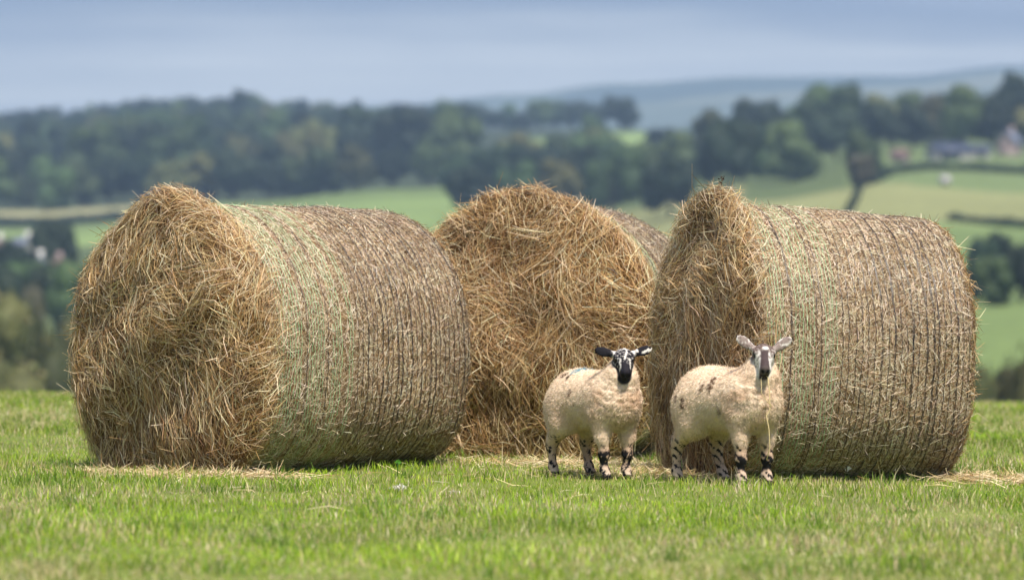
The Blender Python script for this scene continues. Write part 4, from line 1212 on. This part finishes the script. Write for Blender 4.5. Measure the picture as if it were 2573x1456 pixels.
# ridge line first, then the slope below it
wood(-260, 1120, 1790, 1870, 2, 6.5, 'on the ridge skyline', 'skyline trees of the wooded ridge', (['dark', 'tall', 'mid'], [5, 1.0, 1]), 0.85)
wood(-260, 1150, 1020, 1760, 8, 9.5, 'on the wooded slope', 'trees of the wood on the far slope', MIXL, 1.35, fade=0.42)
wood(1150, 1510, 1480, 1640, 2, 6.5, 'on the far crest', 'trees on the crest above the middle bale', (['dark', 'mid'], [3, 2]), 0.85)
wood(-260, 1140, 985, 1010, 1, 6.5, 'at the lower wood edge', 'edge trees of the wood on the far slope', (['mid', 'dark', 'olive'], [4, 3, 1]), 0.95)
wood(1130, 1680, 770, 1040, 4, 8.0, 'in the hazy wood', 'trees of the wood above the middle bale', (['mid', 'olive', 'dark'], [4, 2, 2.5]), 1.0, skip=lambda p, d: p > 1590 and d > 900)
wood(1640, 2190, 690, 1010, 5, 8.0, 'in the wood', 'trees of the wood behind the netted bale', (['mid', 'olive', 'dark', 'rust'], [4, 2.2, 2.5, 0.12]), 1.12,
     skip=lambda p, d: d < 690 + (p - 1700) * 0.08 or (p > 2090 and d < 830) or (p < 1775 and d > 800))
wood(2190, 2680, 850, 980, 3, 7.5, 'behind the farm', 'trees behind the hill farm', (['mid', 'dark', 'olive'], [3, 3, 1]), 0.95)
tree(1560, 1500, 'dark', 'large rounded dark tree standing alone on the skyline above the middle bale', h=11.5, w=13.0)
tree(1490, 1180, 'mid', 'rounded green tree just below the lone skyline tree', h=9.5, w=9.0)
tree(1665, 1150, 'dark', 'low dark tree at the edge of the bright field patch', h=7.0, w=9.0)
tree(2550, 905, 'dark', 'tallest dark tree above the farm at the edge of the view', h=12.5, w=9.0)
tree(2600, 900, 'dark', 'dark tree beside the tallest one above the farm', h=10.5, w=8.0)
tree(2165, 690, 'rust', 'greyish brown tree at the corner of the hill pasture', h=5.0, w=4.5)
tree(2175, 730, 'mid', 'green tree behind the brown one at the pasture corner', h=7.0, w=6.0)
# valley trees beside the bales
for (p, dd, k, hh, ww, t) in ((-20, 440, 'dark', 8, 8, 'dark valley tree at the very edge, below the pale farmhouse'), (62, 455, 'mid', 7.4, 7.0, 'green valley tree below the white gable'),
                           (140, 450, 'dark', 7.8, 7.0, 'dark valley tree close to the leftmost bale'), (205, 440, 'mid', 8.0, 7.0, 'valley tree partly hidden by the leftmost bale'),
                           (20, 570, 'dark', 6.0, 5.2, 'dark tree in front of the pale farmhouse'), (125, 585, 'dark', 8.2, 5.6, 'pointed dark tree right of the pale farmhouse'),
                           (168, 590, 'dark', 7.0, 4.0, 'small dark tree touching the outline of the leftmost bale'), (85, 395, 'rust', 6.6, 2.6, 'slim brownish tree among the valley trees')):
    tree(p, dd, k, t, 'valley trees beside the leftmost bale', h=hh, w=ww)
for (p, dd, hh, ww, t) in ((-30, 235, 10.6, 7.0, 'near olive tree at the lower edge of the valley'), (60, 240, 9.6, 6.0, 'near olive-green tree rising behind the meadow edge'), (150, 250, 9.2, 6.0, 'near olive tree right behind the leftmost bale')):
    tree(p, dd, 'olive', t, 'near valley trees', h=hh, w=ww)
for (p, dd, k, hh, ww, t) in ((2470, 425, 'dark', 4.0, 3.2, 'dark tree beside the netted bale, upper of the clump'), (2510, 430, 'dark', 4.3, 3.4, 'dark round tree in the clump right of the netted bale'),
                           (2500, 372, 'mid', 3.9, 4.0, 'green tree at the foot of the clump right of the netted bale'), (2565, 378, 'dark', 4.6, 3.6, 'dark tree at the right end of the clump'), (2450, 380, 'dark', 3.2, 3.0, 'low dark tree half hidden by the netted bale'),
                           (2620, 390, 'mid', 4.6, 4.0, 'green tree beyond the right end of the clump')):
    tree(p, dd, k, t, 'clump of trees right of the netted bale', h=hh, w=ww)
for (p, dd, hh, ww, t) in ((2495, 165, 7.6, 2.2, 'olive bush behind the meadow edge, close to the netted bale'), (2560, 158, 7.9, 2.6, 'taller olive bush at the right end of the meadow edge'), (2625, 160, 7.8, 3.0, 'olive bush just beyond the right edge')):
    tree(p, dd, 'bush', t, 'bushes behind the meadow edge', name='bush', h=hh, w=ww)

# hedges: each one hedge
def hedge(pts, hgt, wid, label, seed):
    r = np.random.default_rng(seed)
    A = Acc(); root = None
    P3 = np.array([at(p, d) for p, d in pts])
    seg = np.linalg.norm(np.diff(P3, axis=0), axis=1); cum = np.concatenate([[0], np.cumsum(seg)])
    nb = max(6, int(cum[-1] / (wid * 0.7)))
    ss = np.linspace(0, cum[-1], nb)
    Cx = np.stack([np.interp(ss, cum, P3[:, k]) for k in range(3)], -1)
    u = np.linspace(0.05, pi - 0.05, 6); v = np.linspace(0, 2 * pi, 9)[:-1]
    Ug, Wg = np.meshgrid(u, v, indexing='ij')
    S = np.stack([np.sin(Ug) * np.cos(Wg), np.sin(Ug) * np.sin(Wg), np.cos(Ug)], -1).reshape(-1, 3)
    Qs = np.array([(i * 8 + j, (i + 1) * 8 + j, (i + 1) * 8 + (j + 1) % 8, i * 8 + (j + 1) % 8) for i in range(5) for j in range(8)])
    for c in Cx:
        hh = hgt * r.uniform(0.75, 1.2)
        A.add(S * np.array([wid * 0.6, wid * 0.6, hh * 0.5]) * (1 + 0.12 * r.normal(size=(48, 1))) + c + np.array([0, 0, hh * 0.42]), Qs, None, np.array(G_DARK[0]) * r.uniform(0.8, 1.3))
        m = 40
        dv = nrm(r.normal(size=(m, 3)))
        t = ribbons(c + np.array([0, 0, hh * 0.45]) + dv * np.array([wid * 0.62, wid * 0.62, hh * 0.55]), r.normal(size=(m, 3)), dv, r.uniform(0.3, 0.6, m), r.uniform(0.2, 0.4, m), palette(r, m, G_DARK + G_MID[:1], [2, 2, 2, 1]), r, K=2)
        A.add(t[0], t[1], None, t[2])
    o = A.obj('hedge', M_LEAF)
    return tag(o, label, 'hedge')
hedge([(2190, 700), (2240, 735), (2330, 752), (2450, 752), (2640, 740)], 1.1, 1.2, 'long dark hedge curving below the hill farm', 1)
hedge([(2390, 588), (2480, 582), (2650, 566)], 0.85, 1.0, 'dark hedge across the hill pasture right of the netted bale', 2)
hedge([(2160, 690), (2150, 650), (2130, 610), (2118, 590)], 0.6, 0.6, 'short hedge running down the hill pasture', 3)
hedge([(-160, 900), (100, 905), (260, 912), (420, 920)], 1.7, 2.0, 'dark hedge between the tan and green fields across the valley', 4)

# ---------------------------------------------------------------- farm buildings
def house(px, d, w, dep, eave, ridge, rot, label, wallm, roofm, windows=(), doors=(), group=None, name='house', drop=0.0):
    x, y, z = at(px, d)
    root = empty(name, (x, y, z - drop), rot)
    tag(root, label, 'house' if name == 'house' else 'barn', group)
    A = Acc()     # walls with gables along local x
    V = np.array([(-w/2, -dep/2, -0.5), (w/2, -dep/2, -0.5), (w/2, dep/2, -0.5), (-w/2, dep/2, -0.5), (-w/2, -dep/2, eave), (w/2, -dep/2, eave), (w/2, dep/2, eave), (-w/2, dep/2, eave), (-w/2, 0, ridge), (w/2, 0, ridge)])
    A.add(V, np.array([(0, 1, 5, 4), (2, 3, 7, 6), (1, 2, 6, 5), (3, 0, 4, 7)]), np.array([(5, 6, 9), (7, 4, 8)]))
    A.obj('wall', wallm, False, root)
    o = 0.3; t = 0.16; sl = (ridge - eave) / (dep / 2)
    R_ = Acc()
    for s in (-1, 1):
        e = np.array([(-w/2 - o, s * (dep/2 + o), eave - o * sl + 0.03), (w/2 + o, s * (dep/2 + o), eave - o * sl + 0.03), (w/2 + o, 0, ridge + 0.03), (-w/2 - o, 0, ridge + 0.03)])
        VV = np.concatenate([e, e + np.array([0, 0, t])])
        R_.add(VV, np.array([(0, 1, 2, 3), (4, 7, 6, 5), (0, 4, 5, 1), (1, 5, 6, 2), (3, 2, 6, 7), (0, 3, 7, 4)]))
    rf = R_.obj('roof', roofm, False, root)
    if name == 'house':
        Ch = Acc(); Ch.add(*box(w/2 - 1.1, w/2 - 0.5, -0.3, 0.3, ridge - 0.4, ridge + 0.9)); Ch.obj('chimney', wallm, False, rf)
    for (wx, wz, ww, wh) in windows:
        W = Acc(); W.add(*box(wx - ww/2, wx + ww/2, -dep/2 - 0.06, -dep/2 - 0.003, wz - wh/2, wz + wh/2)); f = W.obj('window', M_RENDER, False, root)
        G = Acc(); G.add(*box(wx - ww/2 + 0.08, wx + ww/2 - 0.08, -dep/2 - 0.08, -dep/2 - 0.062, wz - wh/2 + 0.08, wz + wh/2 - 0.08)); G.obj('pane', M_GLASS, False, f)
    for (wx, ww, wh) in doors:
        D_ = Acc(); D_.add(*box(wx - ww/2, wx + ww/2, -dep/2 - 0.05, -dep/2 - 0.003, -0.2, wh)); D_.obj('door', M_TIN, False, root)
    return root
FG = 'buildings of the hill farm'
house(2385, 800, 6.2, 5.0, 1.3, 2.7, math.radians(14), 'long barn with dark tin roof and pale walls on the hill', M_GREYWALL, M_TIN, (), ((-0.6, 3.4, 1.1),), FG, 'barn')
house(2455, 806, 4.2, 3.6, 1.2, 2.0, math.radians(4), 'low pale shed with dark roof right of the long barn', M_GREYWALL, M_TIN, (), ((0.5, 1.2, 0.9),), FG, 'barn')
house(2262, 790, 2.4, 2.4, 0.9, 2.0, math.radians(-20), 'small outbuilding with a red tiled roof left of the barn', M_STONE, M_TILE, (), ((0.2, 0.8, 0.8),), FG, 'barn')
house(2538, 815, 3.2, 3.4, 2.2, 3.9, math.radians(60), 'pinkish stone farmhouse under the tallest tree on the hill', M_STONE, M_SLATE, ((-0.8, 1.3, 0.6, 0.8), (0.8, 1.3, 0.6, 0.8)), ((0.0, 0.6, 1.5),), FG)
VG = 'houses in the valley'
house(55, 620, 5.0, 3.6, 2.4, 3.9, math.radians(-58), 'pale farmhouse with slate roof among the valley trees', M_RENDER, M_SLATE, ((-1.2, 1.5, 0.6, 0.8), (0.9, 1.5, 0.6, 0.8)), ((0, 0.7, 1.5),), VG, drop=-0.6)
house(101, 560, 1.9, 1.5, 0.9, 1.7, math.radians(90), 'small bright white gable among the valley trees', M_RENDER, M_SLATE, ((0.3, 0.5, 0.3, 0.35),), (), VG, drop=-2.2)
house(-20, 640, 3.6, 3.0, 1.8, 3.0, math.radians(10), 'house with a reddish roof at the very edge of the view', M_RENDER, M_TILE, ((-0.8, 1.0, 0.5, 0.7),), (), VG, drop=-0.9)
house(148, 575, 1.7, 1.5, 0.8, 1.5, math.radians(10), 'small pinkish outbuilding next to the white gable', M_STONE, M_TILE, (), ((0, 0.5, 0.6),), VG, drop=-1.6)

# wrapped bale far off on the hill pasture
def far_bale():
    x, y, z = at(2375, 700)
    r = 0.72
    prof = [(-0.66, 0.0), (-0.66, 0.55), (-0.62, 0.64), (-0.55, 0.68), (0.55, 0.68), (0.62, 0.64), (0.66, 0.55), (0.66, 0.0)]
    a = np.linspace(0, 2 * pi, 25)[:-1]
    V = np.concatenate([np.stack([np.full(24, p[0]), np.cos(a) * p[1] * (1 + 0.02 * np.sin(3 * a)), np.sin(a) * p[1] + 0.66], -1) for p in prof])
    Q = np.array([(i * 24 + j, i * 24 + (j + 1) % 24, (i + 1) * 24 + (j + 1) % 24, (i + 1) * 24 + j) for i in range(len(prof) - 1) for j in range(24)])
    o = np_obj('wrapped_bale', V, Q, None, None, M_WRAP, True, None, (x, y, z))
    o.rotation_euler = (0, 0, 0.5)
    tag(o, 'single pale wrapped bale far off on the hill pasture', 'bale')
far_bale()

# ---------------------------------------------------------------- haze
def haze():
    V, Q = box(-9900, 9900, -9900, 9900, -14.0, 425.0)
    m = bpy.data.materials.new('haze_air'); m.use_nodes = True
    nt = m.node_tree; nt.nodes.clear()
    out = nt.nodes.new('ShaderNodeOutputMaterial')
    pv = nt.nodes.new('ShaderNodeVolumePrincipled')
    pv.inputs['Color'].default_value = (0.38, 0.56, 0.78, 1)
    pv.inputs['Density'].default_value = 2.8e-4
    pv.inputs['Anisotropy'].default_value = 0.0
    pv.inputs['Density Attribute'].default_value = ""
    nt.links.new(pv.outputs['Volume'], out.inputs['Volume'])
    try: m.cycles.homogeneous_volume = True
    except Exception: pass
    o = np_obj('haze', V, Q, None, None, m)
    tag(o, 'pale blue haze hanging over the valley and hills', 'haze', kind='stuff')
haze()
